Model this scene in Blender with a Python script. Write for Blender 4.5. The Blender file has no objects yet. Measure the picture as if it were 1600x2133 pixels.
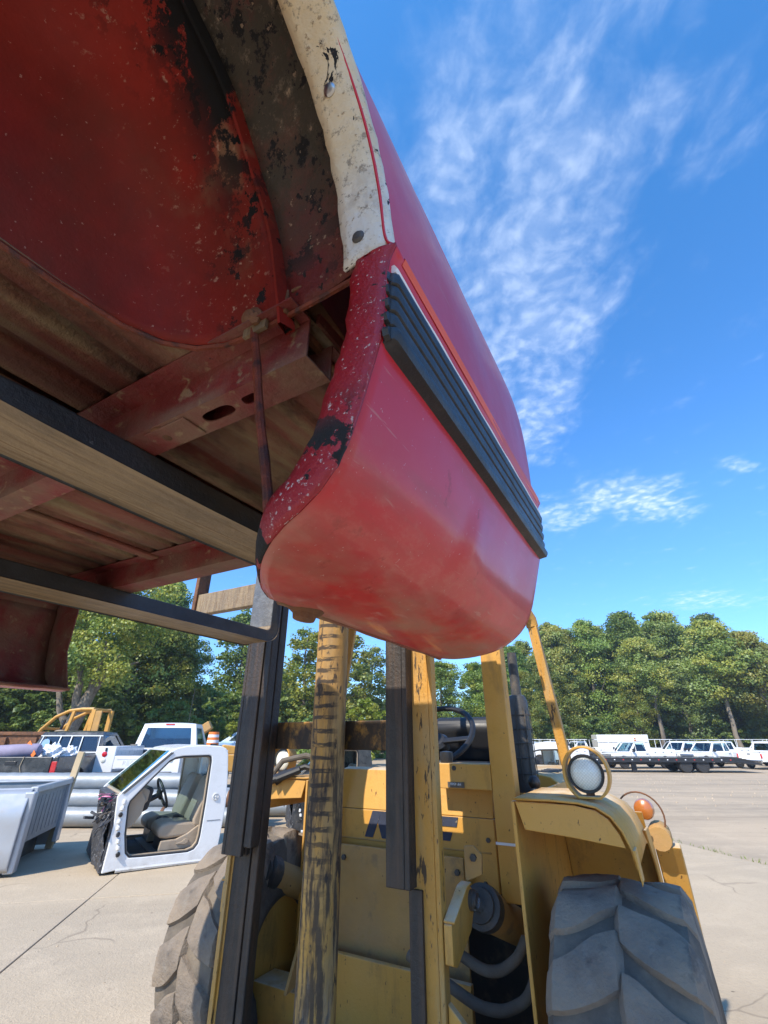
import bpy, bmesh, math, random
import numpy as np
from mathutils import Vector, Matrix

R = math.radians
rng = random.Random(11)
scene = bpy.context.scene
COL = scene.collection

# ------------------------------------------------------------------ camera
cam = bpy.data.cameras.new('camera')
cam_ob = bpy.data.objects.new('camera', cam)
COL.objects.link(cam_ob)
cam_ob.location = (0, 0, 1.48)
cam_ob.rotation_euler = (R(90 + 26.52), 0, 0)
cam.sensor_fit = 'HORIZONTAL'
cam.sensor_width = 36
cam.lens = 36 * 950 / 1600
cam.clip_start = 0.02
cam.clip_end = 3000
scene.camera = cam_ob

# ------------------------------------------------------------------ exposure
scene.view_settings.view_transform = 'Standard'
scene.view_settings.look = 'None'
scene.view_settings.exposure = 0.95
scene.view_settings.gamma = 1
scene.view_settings.use_curve_mapping = False
scene.cycles.max_bounces = 8
scene.cycles.diffuse_bounces = 5
scene.cycles.transparent_max_bounces = 12
scene.cycles.use_denoising = True

# ------------------------------------------------------------------ sun and sky
SUN_EL = 46
TO_SUN = Vector((-0.62, -0.785, 0)).normalized()
sun = bpy.data.lights.new('sun', 'SUN')
sun.energy = 3.4
sun.angle = R(0.53)
sun.color = (1, 0.92, 0.79)
sun_ob = bpy.data.objects.new('sun', sun)
COL.objects.link(sun_ob)
d = -(TO_SUN * math.cos(R(SUN_EL)) + Vector((0, 0, math.sin(R(SUN_EL)))))
sun_ob.rotation_euler = d.to_track_quat('-Z', 'Y').to_euler()
sun_ob.location = (-20, -25, 40)

world = bpy.data.worlds.new('World')
scene.world = world
world.use_nodes = True
WT = world.node_tree
WT.nodes.clear()


class NT:
    """small helper round a node tree"""
    def __init__(self, tree):
        self.t = tree

    def n(self, typ, ins=None, **props):
        nd = self.t.nodes.new(typ)
        for k, v in props.items():
            setattr(nd, k, v)
        for k, v in (ins or {}).items():
            self.set(nd.inputs[k], v)
        return nd

    def set(self, sock, v):
        if isinstance(v, bpy.types.NodeSocket):
            self.t.links.new(v, sock)
        elif isinstance(v, (tuple, list)) and len(v) == 3 and sock.type == 'RGBA':
            sock.default_value = (*v, 1)
        else:
            sock.default_value = v

    def math(self, op, a, b=0.0, clamp=False):
        nd = self.n('ShaderNodeMath', {0: a, 1: b}, operation=op)
        nd.use_clamp = clamp
        return nd.outputs[0]

    def noise(self, vec, scale, det=5, rough=0.6, dist=0.0):
        nd = self.n('ShaderNodeTexNoise', {'Scale': scale, 'Detail': det, 'Roughness': rough, 'Distortion': dist})
        if vec is not None:
            self.t.links.new(vec, nd.inputs['Vector'])
        return nd.outputs['Fac']

    def mapr(self, v, a, b, lo=0.0, hi=1.0, smooth=False):
        nd = self.n('ShaderNodeMapRange', {0: v, 1: a, 2: b, 3: lo, 4: hi})
        nd.clamp = True
        if smooth:
            nd.interpolation_type = 'SMOOTHSTEP'
        return nd.outputs[0]

    def mix(self, f, a, b):
        nd = self.n('ShaderNodeMix', data_type='RGBA')
        self.set(nd.inputs[0], f)
        self.set(nd.inputs[6], a)
        self.set(nd.inputs[7], b)
        return nd.outputs[2]

    def mixf(self, f, a, b):
        nd = self.n('ShaderNodeMix', data_type='FLOAT')
        self.set(nd.inputs[0], f)
        self.set(nd.inputs[2], a)
        self.set(nd.inputs[3], b)
        return nd.outputs[0]

    def vscale(self, vec, s):
        nd = self.n('ShaderNodeVectorMath', {0: vec, 1: s}, operation='MULTIPLY')
        return nd.outputs[0]

    def sep(self, vec):
        nd = self.n('ShaderNodeSeparateXYZ', {0: vec})
        return nd.outputs


w = NT(WT)
sky = w.n('ShaderNodeTexSky', sky_type='NISHITA')
sky.sun_disc = False
sky.sun_elevation = R(SUN_EL)
sky.sun_rotation = math.atan2(TO_SUN.x, TO_SUN.y)
sky.altitude = 200
sky.air_density = 1.0
sky.dust_density = 0.25
sky.ozone_density = 2.2
hsv = w.n('ShaderNodeHueSaturation', {'Hue': 0.506, 'Saturation': 1.26, 'Value': 1.0, 'Color': sky.outputs[0]})
tc = w.n('ShaderNodeTexCoord')
dirv = w.n('ShaderNodeVectorMath', {0: tc.outputs['Generated']}, operation='NORMALIZE').outputs[0]
dx, dy, dz = w.sep(dirv)
zc = w.math('MAXIMUM', dz, 0.03)
px = w.math('DIVIDE', dx, zc)
py = w.math('DIVIDE', dy, zc)
P = w.n('ShaderNodeCombineXYZ', {0: px, 1: py, 2: 0.0}).outputs[0]
# small rippled puffs, broken up by larger patches; the cloud field repeats its banks right over the sky
warp = w.n('ShaderNodeTexNoise', {'Vector': P, 'Scale': 5.0, 'Detail': 2.0})
Pw = w.n('ShaderNodeVectorMath', {0: warp.outputs['Color'], 1: (0.10, 0.10, 0), 2: P}, operation='MULTIPLY_ADD').outputs[0]
vor = w.n('ShaderNodeTexVoronoi', {'Vector': Pw, 'Scale': 25.0}, feature='SMOOTH_F1')
puff = w.math('ADD', w.math('MULTIPLY', w.mapr(vor.outputs['Distance'], 0.05, 0.80, 1.0, 0.0), 0.42), w.math('MULTIPLY', w.noise(Pw, 30.0, 5, 0.6), 0.62))
puff2 = w.noise(w.vscale(Pw, (9, 6, 1)), 1.0, 5, 0.6)
fil = w.noise(w.vscale(Pw, (4, 14, 1)), 1.0, 6, 0.65)


def blob(cx, cy, rx, ry, ang, k):
    mp = w.n('ShaderNodeMapping', {'Vector': P, 'Location': (cx, cy, 0), 'Rotation': (0, 0, R(ang)), 'Scale': (rx, ry, 1)}, vector_type='TEXTURE')
    ln = w.n('ShaderNodeVectorMath', {0: mp.outputs[0]}, operation='LENGTH').outputs['Value']
    return w.math('MULTIPLY', w.mapr(ln, 1.0, 0.15, 0.0, 1.0, True), k)


cov = None
for b in [(0.28, 0.52, 0.40, 0.46, -22, 0.9), (0.38, 0.85, 0.34, 0.56, -15, 1.0), (0.52, 1.22, 0.20, 0.50, -12, 0.9),
          (1.18, 1.88, 0.55, 0.27, 28, 1.05), (0.86, 2.05, 0.42, 0.34, 10, 0.7), (1.45, 1.58, 0.22, 0.07, 20, 0.7),
          (2.6, 3.6, 0.8, 0.45, 20, 0.55), (0.30, 0.25, 0.3, 0.22, 0, 0.62), (0.55, 0.45, 0.25, 0.16, 25, 0.5),
          (-0.9, 0.2, 0.5, 0.3, 20, 0.5), (0.4, -0.6, 0.5, 0.25, 15, 0.7), (-0.6, -0.9, 0.6, 0.3, -10, 0.6)]:
    o = blob(*b)
    cov = o if cov is None else w.math('MAXIMUM', cov, o)
tex = w.math('ADD', w.math('MULTIPLY', puff, 0.55), w.math('ADD', w.math('MULTIPLY', puff2, 0.45), w.math('MULTIPLY', fil, 0.15)))
rip = w.mapr(puff, 0.36, 0.74, 0.0, 1.0, True)
bank = w.mapr(w.math('ADD', cov, w.math('MULTIPLY', w.math('SUBTRACT', puff2, 0.5), 1.9)), 0.10, 1.15, 0.0, 1.0, True)
cl = w.math('MULTIPLY', w.math('MULTIPLY', rip, bank), w.mapr(dz, 0.35, 0.75, 0.50, 0.20))
veil = w.math('MULTIPLY', w.math('MULTIPLY', bank, puff2), 0.26)
cl = w.math('ADD', cl, veil, clamp=True)
tint = w.mix(w.mapr(dz, 0.02, 0.42), (0.48, 0.66, 0.92), (0.92, 1.08, 1.14))
tint = w.mix(w.mapr(dz, 0.45, 0.95), tint, (0.85, 1.28, 1.24))
mul = w.n('ShaderNodeMix', {0: 1.0, 6: hsv.outputs[0], 7: tint}, data_type='RGBA', blend_type='MULTIPLY')
skyc = w.mix(cl, mul.outputs[2], (4.3, 4.8, 5.5))
bg = w.n('ShaderNodeBackground', {'Color': skyc, 'Strength': 0.15})
out = w.n('ShaderNodeOutputWorld')
WT.links.new(bg.outputs[0], out.inputs[0])


# ------------------------------------------------------------------ materials
def lay(m, T, col, rough, layers, vec, nz):
    """stack dirt, rust and chip layers on a base colour"""
    S = None
    for L in layers:
        v = vec
        if 'st' in L:
            v = T.vscale(vec, L['st'])
        if 'off' in L:
            v = T.n('ShaderNodeVectorMath', {0: v, 1: L['off']}, operation='ADD').outputs[0]
        f = T.mapr(T.noise(v, L['s'], L.get('det', 6), L.get('ro', 0.6), L.get('dist', 0.0)), L['lo'], L['hi'], 0.0, 1.0)
        for ax, a, b in L.get('reg', []):
            if S is None:
                S = T.sep(vec)
            # ragged region edges
            f = T.math('MULTIPLY', f, T.mapr(S[ax], a, b, 0.0, 1.0, True))
        if 'up' in L:
            f = T.math('MULTIPLY', f, T.mapr(nz, L['up'][0], L['up'][1]))
        if 'amt' in L:
            f = T.math('MULTIPLY', f, L['amt'])
        col = T.mix(f, col, L['col'])
        if 'rough' in L:
            rough = T.mixf(f, rough, L['rough'])
    return col, rough


MATS = {}


def worn(name, base, rough=0.5, metal=0.0, var=0.18, vs=3.0, layers=(), bump=0.0, bs=60.0, coat=0.0, spec=0.5, bump2=0.0, bs2=6.0, obj_rand=0.0, trans=0.0, emis=None, ior=None, alpha=1.0):
    m = bpy.data.materials.new(name)
    m.use_nodes = True
    m.node_tree.nodes.clear()
    T = NT(m.node_tree)
    tcn = T.n('ShaderNodeTexCoord')
    vec = tcn.outputs['Object']
    geo = T.n('ShaderNodeNewGeometry')
    nz = T.sep(geo.outputs['Normal'])[2]
    f = T.noise(vec, vs, 5, 0.65)
    lo = tuple(c * (1 - var) for c in base)
    hi = tuple(min(1, c * (1 + var)) for c in base)
    col = T.mix(T.mapr(f, 0.3, 0.7), lo, hi)
    if obj_rand:
        oi = T.n('ShaderNodeObjectInfo')
        h = T.n('ShaderNodeHueSaturation', {'Color': col, 'Hue': T.mapr(oi.outputs['Random'], 0, 1, 0.5 - 0.02 * obj_rand, 0.5 + 0.02 * obj_rand), 'Value': T.mapr(oi.outputs['Random'], 0, 1, 1 - 0.3 * obj_rand, 1 + 0.3 * obj_rand)})
        col = h.outputs[0]
    rsock = T.mapr(T.noise(vec, vs * 3.3, 4), 0.25, 0.75, max(0.02, rough - 0.08), min(1, rough + 0.1))
    col, rsock = lay(m, T, col, rsock, layers, vec, nz)
    b = T.n('ShaderNodeBsdfPrincipled', {'Base Color': col, 'Roughness': rsock, 'Metallic': metal, 'Coat Weight': coat, 'Coat Roughness': 0.12, 'Specular IOR Level': spec})
    if trans:
        b.inputs['Transmission Weight'].default_value = trans
    if ior:
        b.inputs['IOR'].default_value = ior
    if alpha < 1:
        b.inputs['Alpha'].default_value = alpha
    if emis:
        T.set(b.inputs['Emission Color'], emis[0])
        b.inputs['Emission Strength'].default_value = emis[1]
    if bump or bump2:
        h = T.math('ADD', T.math('MULTIPLY', T.noise(vec, bs, 5, 0.65), bump), T.math('MULTIPLY', T.noise(vec, bs2, 3, 0.5), bump2))
        bn = T.n('ShaderNodeBump', {'Height': h, 'Strength': 1.0, 'Distance': 0.01})
        m.node_tree.links.new(bn.outputs[0], b.inputs['Normal'])
    o = T.n('ShaderNodeOutputMaterial')
    m.node_tree.links.new(b.outputs[0], o.inputs[0])
    MATS[name] = m
    return m


DUST = (0.36, 0.29, 0.20)
BLK = (0.010, 0.010, 0.011)
FLECK = (0.55, 0.50, 0.47)
M = {}
M['red'] = worn('red_paint', (0.50, 0.010, 0.020), 0.42, var=0.10, vs=2, coat=0.32, spec=0.4, bump2=0.10, bs2=5, layers=[
    dict(col=(0.47, 0.075, 0.05), s=7, lo=0.35, hi=0.75, st=(1, .55, 1), reg=[(2, 0.20, 0.0)], amt=0.60, rough=0.6),
    dict(col=(0.33, 0.20, 0.14), s=11, lo=0.38, hi=0.66, det=8, st=(1, .5, 1.5), reg=[(2, 0.050, 0.0)], amt=0.8, rough=0.8),
    dict(col=(0.50, 0.17, 0.125), s=46, lo=0.48, hi=0.68, det=8, ro=.7, st=(1, .6, 1.3), reg=[(2, 0.16, 0.02)], amt=0.45, rough=0.75),
    dict(col=(0.22, 0.03, 0.02), s=5, lo=0.52, hi=0.66, det=8, ro=.7, st=(1, .7, 1.2), reg=[(2, 0.3, 0.0)], amt=0.4),
    dict(col=(0.50, 0.22, 0.18), s=60, lo=0.66, hi=0.70, det=4, st=(.3, .12, 1.6), amt=0.5, rough=0.7),
    dict(col=(0.16, 0.035, 0.025), s=9, lo=0.64, hi=0.74, det=8, ro=.75, reg=[(2, 0.26, 0.06)], amt=0.55, rough=0.7),
    dict(col=(0.30, 0.06, 0.045), s=14, lo=0.52, hi=0.70, st=(1, .25, 1.4), reg=[(2, 0.30, 0.10)], amt=0.45, rough=0.65),
    dict(col=(0.18, 0.03, 0.02), s=26, lo=0.66, hi=0.72, reg=[(2, 0.5, 0.0)], amt=0.55, rough=0.7),
    dict(col=FLECK, s=170, lo=0.70, hi=0.74, det=3, amt=0.55, rough=0.8),
    dict(col=FLECK, s=75, lo=0.69, hi=0.72, det=4, st=(1, 2.2, 1), reg=[(1, 0.75, 0.28), (2, 0.40, 0.1)], amt=0.8, rough=0.8),
])
M['red_lip'] = worn('chipped_red_edge', (0.30, 0.010, 0.018), 0.45, var=0.2, vs=9, bump=0.25, bs=120, layers=[
    dict(col=FLECK, s=190, lo=0.635, hi=0.67, det=4, amt=0.75, rough=0.85),
    dict(col=FLECK, s=150, lo=0.605, hi=0.65, det=6, reg=[(2, 0.22, 0.08)], amt=0.75, rough=0.85),
    dict(col=BLK, s=30, lo=0.655, hi=0.665, det=7, amt=1.0, rough=0.9),
    dict(col=BLK, s=13, lo=0.53, hi=0.545, det=6, off=(3.1, 0.2, 0), reg=[(2, 0.17, 0.10)], amt=1.0, rough=0.9),
    dict(col=BLK, s=14, lo=0.50, hi=0.52, det=6, reg=[(2, 0.05, 0.0)], amt=0.85, rough=0.9),
])
M['wheelhouse'] = worn('wheelhouse_red', (0.225, 0.014, 0.007), 0.62, spec=0.3, var=0.4, vs=3, bump=0.10, bs=130, bump2=0.05, layers=[
    dict(col=(0.075, 0.030, 0.018), s=3.2, lo=0.45, hi=0.72, st=(1, 1, .6), amt=0.75, rough=0.7),
    dict(col=(0.20, 0.125, 0.07), s=6, lo=0.52, hi=0.66, st=(1.5, 1, 1.2), reg=[(0, 0.62, 0.78), (2, 0.44, 0.66)], amt=0.85, rough=0.9),
    dict(col=(0.46, 0.28, 0.20), s=60, lo=0.60, hi=0.66, det=7, ro=.7, reg=[(0, 0.60, 0.74), (0, 0.84, 0.76)], amt=0.8, rough=0.95),
    dict(col=(0.50, 0.30, 0.24), s=140, lo=0.69, hi=0.72, det=3, amt=0.65, rough=0.9),
    dict(col=BLK, s=9, lo=0.47, hi=0.50, det=7, ro=0.7, reg=[(0, 0.69, 0.80), (2, 0.47, 0.70)], amt=1.0, rough=0.95),
    dict(col=BLK, s=17, lo=0.565, hi=0.58, det=7, ro=0.7, reg=[(0, 0.70, 0.80), (2, 0.42, 0.6)], amt=1.0, rough=0.95),
    dict(col=BLK, s=21, lo=0.60, hi=0.62, det=7, ro=0.7, reg=[(0, 0.66, 0.76)], amt=1.0, rough=0.95),
])
M['wheelhouse_out'] = worn('wheelhouse_outer_red', (0.15, 0.014, 0.014), 0.5, var=0.35, vs=5, bump=0.35, bs=110, layers=[
    dict(col=(0.17, 0.11, 0.065), s=7, lo=0.42, hi=0.60, reg=[(2, 0.50, 0.68)], amt=0.85, rough=0.9),
    dict(col=(0.13, 0.035, 0.02), s=9, lo=0.45, hi=0.65, amt=0.7, rough=0.8),
    dict(col=BLK, s=24, lo=0.50, hi=0.53, det=7, ro=0.72, reg=[(0, 0.86, 0.99)], amt=1.0, rough=0.95),
    dict(col=(0.055, 0.048, 0.035), s=9, lo=0.30, hi=0.52, det=8, ro=0.75, reg=[(2, 0.42, 0.62)], amt=0.95, rough=0.95),
    dict(col=(0.25, 0.20, 0.14), s=60, lo=0.52, hi=0.62, det=7, ro=0.75, reg=[(2, 0.55, 0.75)], amt=0.7, rough=0.95),
    dict(col=BLK, s=15, lo=0.53, hi=0.56, det=7, ro=0.75, reg=[(2, 0.43, 0.52)], amt=1.0, rough=0.95),
    dict(col=BLK, s=50, lo=0.63, hi=0.65, det=5, amt=1.0, rough=0.95),
    dict(col=(0.42, 0.30, 0.20), s=60, lo=0.64, hi=0.67, det=5, amt=0.6, rough=0.95),
])
M['cream'] = worn('cream_arch_paint', (0.68, 0.60, 0.44), 0.5, var=0.14, vs=9, bump=0.3, bs=90, layers=[
    dict(col=(0.66, 0.46, 0.20), s=6, lo=0.25, hi=0.6, reg=[(2, 0.47, 0.56)], amt=0.8),
    dict(col=(0.63, 0.62, 0.58), s=9, lo=0.35, hi=0.55, reg=[(2, 0.50, 0.42)], amt=0.9),
    dict(col=(0.16, 0.13, 0.10), s=55, lo=0.56, hi=0.63, det=7, ro=0.75, amt=0.75, rough=0.8),
    dict(col=(0.30, 0.26, 0.22), s=20, lo=0.53, hi=0.64, det=7, ro=0.75, reg=[(2, 0.54, 0.40)], amt=0.5, rough=0.8),
    dict(col=BLK, s=19, lo=0.655, hi=0.665, det=5, dist=1.4, amt=1.0, rough=0.9),
    dict(col=(0.20, 0.12, 0.05), s=90, lo=0.60, hi=0.66, det=5, ro=.7, amt=0.7),
])
M['bed_floor'] = worn('muddy_bed_underside', (0.215, 0.140, 0.082), 0.85, var=0.35, vs=3.5, bump=0.5, bs=70, bump2=0.5, bs2=9, layers=[
    dict(col=(0.20, 0.030, 0.022), s=5, lo=0.34, hi=0.56, st=(2.2, .35, 1), amt=0.75, rough=0.6),
    dict(col=(0.29, 0.225, 0.12), s=8, lo=0.48, hi=0.66, st=(2.0, .4, 1), amt=0.75, rough=0.95),
    dict(col=(0.07, 0.035, 0.025), s=13, lo=0.56, hi=0.70, st=(1, .5, 1), amt=0.7),
])
M['cross'] = worn('red_crossmember', (0.19, 0.024, 0.022), 0.55, var=0.3, vs=5, bump=0.35, bs=80, layers=[
    dict(col=(0.24, 0.155, 0.105), s=6, lo=0.40, hi=0.62, reg=[(2, 0.375, 0.345)], amt=0.85, rough=0.95),
    dict(col=(0.17, 0.10, 0.07), s=8, lo=0.44, hi=0.66, amt=0.7, rough=0.9),
    dict(col=(0.30, 0.22, 0.13), s=30, lo=0.60, hi=0.68, amt=0.7, rough=0.95),
    dict(col=BLK, s=40, lo=0.70, hi=0.72, amt=0.8),
])
M['rod'] = worn('rusty_rod', (0.17, 0.034, 0.014), 0.6, var=0.4, vs=20, bump=0.4, bs=90, layers=[dict(col=(0.05, 0.02, 0.015), s=30, lo=0.5, hi=0.6, amt=0.8)])
M['rust'] = worn('rust', (0.17, 0.075, 0.035), 0.85, var=0.4, vs=8, bump=0.5, bs=70, layers=[dict(col=(0.06, 0.035, 0.025), s=10, lo=0.5, hi=0.65, amt=0.8), dict(col=(0.28, 0.16, 0.08), s=25, lo=0.58, hi=0.7, amt=0.6)])
M['rubber'] = worn('black_rubber', (0.020, 0.021, 0.023), 0.42, var=0.3, vs=8, layers=[dict(col=(0.10, 0.09, 0.08), s=40, lo=0.6, hi=0.75, amt=0.35)], bump=0.1, bs=150)
M['black'] = worn('black_plastic', (0.018, 0.018, 0.020), 0.45, var=0.25)
M['fork'] = worn('worn_fork_steel', (0.20, 0.145, 0.085), 0.55, metal=0.0, var=0.3, vs=6, bump=0.35, bs=55, layers=[
    dict(col=(0.31, 0.225, 0.125), s=5, lo=0.42, hi=0.62, st=(9, .5, 1), amt=0.8),
    dict(col=(0.16, 0.095, 0.045), s=8, lo=0.54, hi=0.62, st=(14, .35, 1), off=(1, 3, 0), amt=0.7),
    dict(col=(0.5, 0.46, 0.38), s=40, lo=0.72, hi=0.74, st=(1, .5, 1), amt=0.6),
])
M['fork_side'] = worn('dark_fork_side', (0.040, 0.044, 0.048), 0.5, var=0.3, vs=6, bump=0.25, bs=70, layers=[
    dict(col=(0.10, 0.08, 0.055), s=7, lo=0.5, hi=0.72, st=(1, .4, 2), amt=0.6), dict(col=(0.3, 0.3, 0.28), s=70, lo=0.7, hi=0.73, st=(1, .3, 1), amt=0.5)])
M['shank'] = worn('worn_grey_steel', (0.13, 0.135, 0.14), 0.45, metal=0.0, var=0.3, vs=9, bump=0.3, bs=80, layers=[dict(col=(0.23, 0.235, 0.24), s=20, lo=0.5, hi=0.7, amt=0.6), dict(col=(0.06, 0.05, 0.045), s=9, lo=0.52, hi=0.64, amt=0.7)])
M['grease'] = worn('greasy_mast_steel', (0.028, 0.022, 0.018), 0.5, var=0.35, vs=6, bump=0.35, bs=70, layers=[
    dict(col=(0.085, 0.048, 0.027), s=5, lo=0.48, hi=0.64, st=(6, 6, .35), amt=0.6),
    dict(col=(0.11, 0.07, 0.04), s=30, lo=0.6, hi=0.7, st=(3, 3, .4), amt=0.3),
    dict(col=(0.28, 0.25, 0.21), s=50, lo=0.72, hi=0.75, st=(4, 4, .6), amt=0.35)])
Y0 = (0.60, 0.298, 0.044)
M['yellow'] = worn('dusty_yellow_paint', Y0, 0.5, var=0.10, vs=3, bump=0.12, bs=60, coat=0.1, layers=[
    dict(col=(0.47, 0.265, 0.085), s=3, lo=0.35, hi=0.70, amt=0.55, rough=0.8),
    dict(col=(0.21, 0.115, 0.04), s=5, lo=0.55, hi=0.72, det=8, ro=.7, st=(2, 2, .55), amt=0.6, rough=0.8),
    dict(col=(0.55, 0.47, 0.33), s=6, lo=0.30, hi=0.6, up=(0.5, 0.9), amt=0.8, rough=0.9),
    dict(col=(0.30, 0.17, 0.05), s=9, lo=0.58, hi=0.72, amt=0.45, rough=0.7),
    dict(col=(0.06, 0.03, 0.015), s=55, lo=0.67, hi=0.69, det=5, st=(1, 1, .6), amt=0.85, rough=0.8),
    dict(col=(0.09, 0.05, 0.025), s=22, lo=0.70, hi=0.72, det=5, st=(1.5, 1.5, .5), amt=0.85, rough=0.8)])
M['yellow_dust'] = worn('yellow_under_grey_dust', (0.45, 0.25, 0.075), 0.8, var=0.15, vs=4, bump=0.15, bs=60, layers=[
    dict(col=(0.37, 0.235, 0.115), s=3, lo=0.42, hi=0.66, amt=0.7), dict(col=(0.40, 0.24, 0.06), s=12, lo=0.6, hi=0.68, amt=0.6),
    dict(col=(0.06, 0.04, 0.03), s=40, lo=0.69, hi=0.71, amt=0.9), dict(col=(0.16, 0.12, 0.08), s=9, lo=0.58, hi=0.68, amt=0.5)])
M['yellow_old'] = worn('scraped_yellow_mast', (0.50, 0.245, 0.04), 0.55, var=0.15, vs=5, bump=0.25, bs=80, layers=[
    dict(col=(0.40, 0.29, 0.14), s=5, lo=0.45, hi=0.65, st=(3, 3, .5), amt=0.6, rough=0.8),
    dict(col=(0.05, 0.032, 0.02), s=14, lo=0.60, hi=0.63, det=7, st=(2.4, 2.4, .5), amt=0.95, rough=0.7),
    dict(col=(0.07, 0.04, 0.02), s=46, lo=0.655, hi=0.68, det=5, st=(2, 2, .5), amt=0.9)])
M['cross_grease'] = worn('greasy_yellow_beam', (0.36, 0.18, 0.030), 0.5, var=0.2, vs=6, bump=0.3, bs=60, layers=[
    dict(col=(0.025, 0.017, 0.012), s=6, lo=0.40, hi=0.50, det=8, ro=0.7, st=(1.2, 1, .8), amt=0.97, rough=0.6), dict(col=(0.10, 0.05, 0.02), s=20, lo=0.5, hi=0.65, st=(2, 1, .6), amt=0.6)])


def tube_stains():
    m = worn('stained_lift_tube', (0.52, 0.27, 0.05), 0.6, var=0.2, vs=6, bump=0.3, bs=60, layers=[
        dict(col=(0.30, 0.23, 0.13), s=4, lo=0.40, hi=0.62, st=(2, 2, .5), amt=0.65, rough=0.85),
        dict(col=(0.055, 0.04, 0.03), s=9, lo=0.46, hi=0.56, det=7, ro=0.7, st=(3.4, 3.4, .40), reg=[(2, 1.95, 1.2)], amt=0.9, rough=0.85),
        dict(col=(0.16, 0.11, 0.065), s=7, lo=0.46, hi=0.66, det=7, st=(3, 3, .5), amt=0.4),
        dict(col=(0.035, 0.026, 0.022), s=16, lo=0.58, hi=0.63, det=6, st=(2, 2, .6), amt=0.9),
        dict(col=(0.36, 0.31, 0.25), s=5, lo=0.52, hi=0.7, st=(2.5, 2.5, .4), reg=[(2, 0.9, 0.5)], amt=0.7)])
    T = NT(m.node_tree)
    bs = [n for n in m.node_tree.nodes if n.type == 'BSDF_PRINCIPLED'][0]
    old = bs.inputs['Base Color'].links[0].from_socket
    vec = T.n('ShaderNodeTexCoord').outputs['Object']
    S = T.sep(vec)
    # grease rungs left by a chain: short horizontal dark streaks up the tube
    wob = T.math('MULTIPLY', T.noise(vec, 9, 3), 0.035)
    ph = T.math('FRACT', T.math('MULTIPLY', T.math('ADD', S[2], wob), 18.5))
    rung = T.mapr(T.math('ABSOLUTE', T.math('SUBTRACT', ph, 0.5)), 0.13, 0.22, 1, 0, True)
    side = T.math('MULTIPLY', T.mapr(S[0], -0.055, -0.030), T.mapr(S[0], 0.075, 0.055))
    brk = T.mapr(T.noise(T.vscale(vec, (1, 1, 3)), 22, 5), 0.32, 0.48)
    f = T.math('MULTIPLY', T.math('MULTIPLY', rung, side), T.math('MULTIPLY', brk, T.mapr(S[2], 0.75, 1.05, 0.15, 0.92)))
    ln = T.mapr(T.math('ABSOLUTE', T.math('SUBTRACT', S[0], T.math('ADD', -0.03, wob))), 0.001, 0.007, 0.8, 0.0)
    f = T.math('MAXIMUM', f, T.math('MULTIPLY', ln, brk))
    T.set(bs.inputs['Base Color'], T.mix(f, old, (0.035, 0.026, 0.02)))
    return m


M['tube'] = tube_stains()
M['tyre_dusty'] = worn('dusty_tyre_rubber', (0.185, 0.15, 0.118), 0.92, var=0.25, vs=5, bump=0.7, bs=60, bump2=0.5, bs2=18, layers=[
    dict(col=(0.28, 0.215, 0.15), s=4.5, lo=0.42, hi=0.62, amt=0.8), dict(col=(0.030, 0.030, 0.034), s=7, lo=0.56, hi=0.64, det=7, amt=0.6),
    dict(col=(0.23, 0.20, 0.165), s=16, lo=0.55, hi=0.7, amt=0.6), dict(col=(0.015, 0.015, 0.016), s=9, lo=0.70, hi=0.72, amt=1.0)])
M['tyre_groove'] = worn('dark_tyre_carcass', (0.115, 0.095, 0.075), 0.9, var=0.3, vs=6, bump=0.4, bs=60, layers=[dict(col=(0.20, 0.16, 0.115), s=6, lo=0.45, hi=0.65, amt=0.7)])
M['tyre'] = worn('tyre_rubber', (0.028, 0.028, 0.029), 0.8, var=0.3, bump=0.2)
M['navy'] = worn('navy_letter_paint', (0.028, 0.035, 0.062), 0.7, var=0.25, vs=12, layers=[dict(col=(0.3, 0.24, 0.14), s=60, lo=0.64, hi=0.68, amt=0.8)])
M['steel'] = worn('bright_steel', (0.5, 0.5, 0.5), 0.28, metal=1.0, var=0.1)
M['dark_steel'] = worn('dark_steel', (0.06, 0.055, 0.05), 0.5, var=0.3, bump=0.2, layers=[dict(col=(0.22, 0.16, 0.10), s=14, lo=0.55, hi=0.7, amt=0.5)])
M['hose'] = worn('dusty_grey_hose', (0.12, 0.10, 0.08), 0.85, var=0.25, vs=9, bump=0.2)
M['lens'] = None
M['white'] = worn('white_car_paint', (0.78, 0.78, 0.77), 0.3, var=0.03, coat=0.5, layers=[dict(col=(0.5, 0.46, 0.40), s=5, lo=0.55, hi=0.8, amt=0.25, rough=0.7), dict(col=(0.35, 0.30, 0.24), s=9, lo=0.4, hi=0.7, reg=[(2, 0.35, 0.0)], amt=0.35, rough=0.8)])
M['white_dirty'] = worn('dirty_white_paint', (0.66, 0.65, 0.62), 0.45, var=0.07, layers=[dict(col=(0.33, 0.27, 0.2), s=8, lo=0.5, hi=0.75, amt=0.5, rough=0.8), dict(col=(0.12, 0.07, 0.04), s=30, lo=0.66, hi=0.7, amt=0.7)])
M['silver'] = worn('silver_paint', (0.44, 0.46, 0.49), 0.35, metal=0.3, var=0.08, layers=[dict(col=(0.36, 0.32, 0.27), s=6, lo=0.5, hi=0.75, amt=0.4, rough=0.8)])
M['blackcar'] = worn('faded_black_paint', (0.020, 0.023, 0.027), 0.28, var=0.3, coat=0.4, layers=[dict(col=(0.16, 0.15, 0.135), s=4, lo=0.46, hi=0.72, amt=0.6, rough=0.7), dict(col=(0.24, 0.2, 0.15), s=12, lo=0.55, hi=0.7, reg=[(2, 0.9, 0.4)], amt=0.6, rough=0.8)])
M['bluecar'] = worn('light_blue_paint', (0.24, 0.38, 0.56), 0.3, coat=0.5, var=0.05)
M['tan_car'] = worn('pewter_paint', (0.20, 0.19, 0.175), 0.3, coat=0.5, var=0.08)
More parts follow.
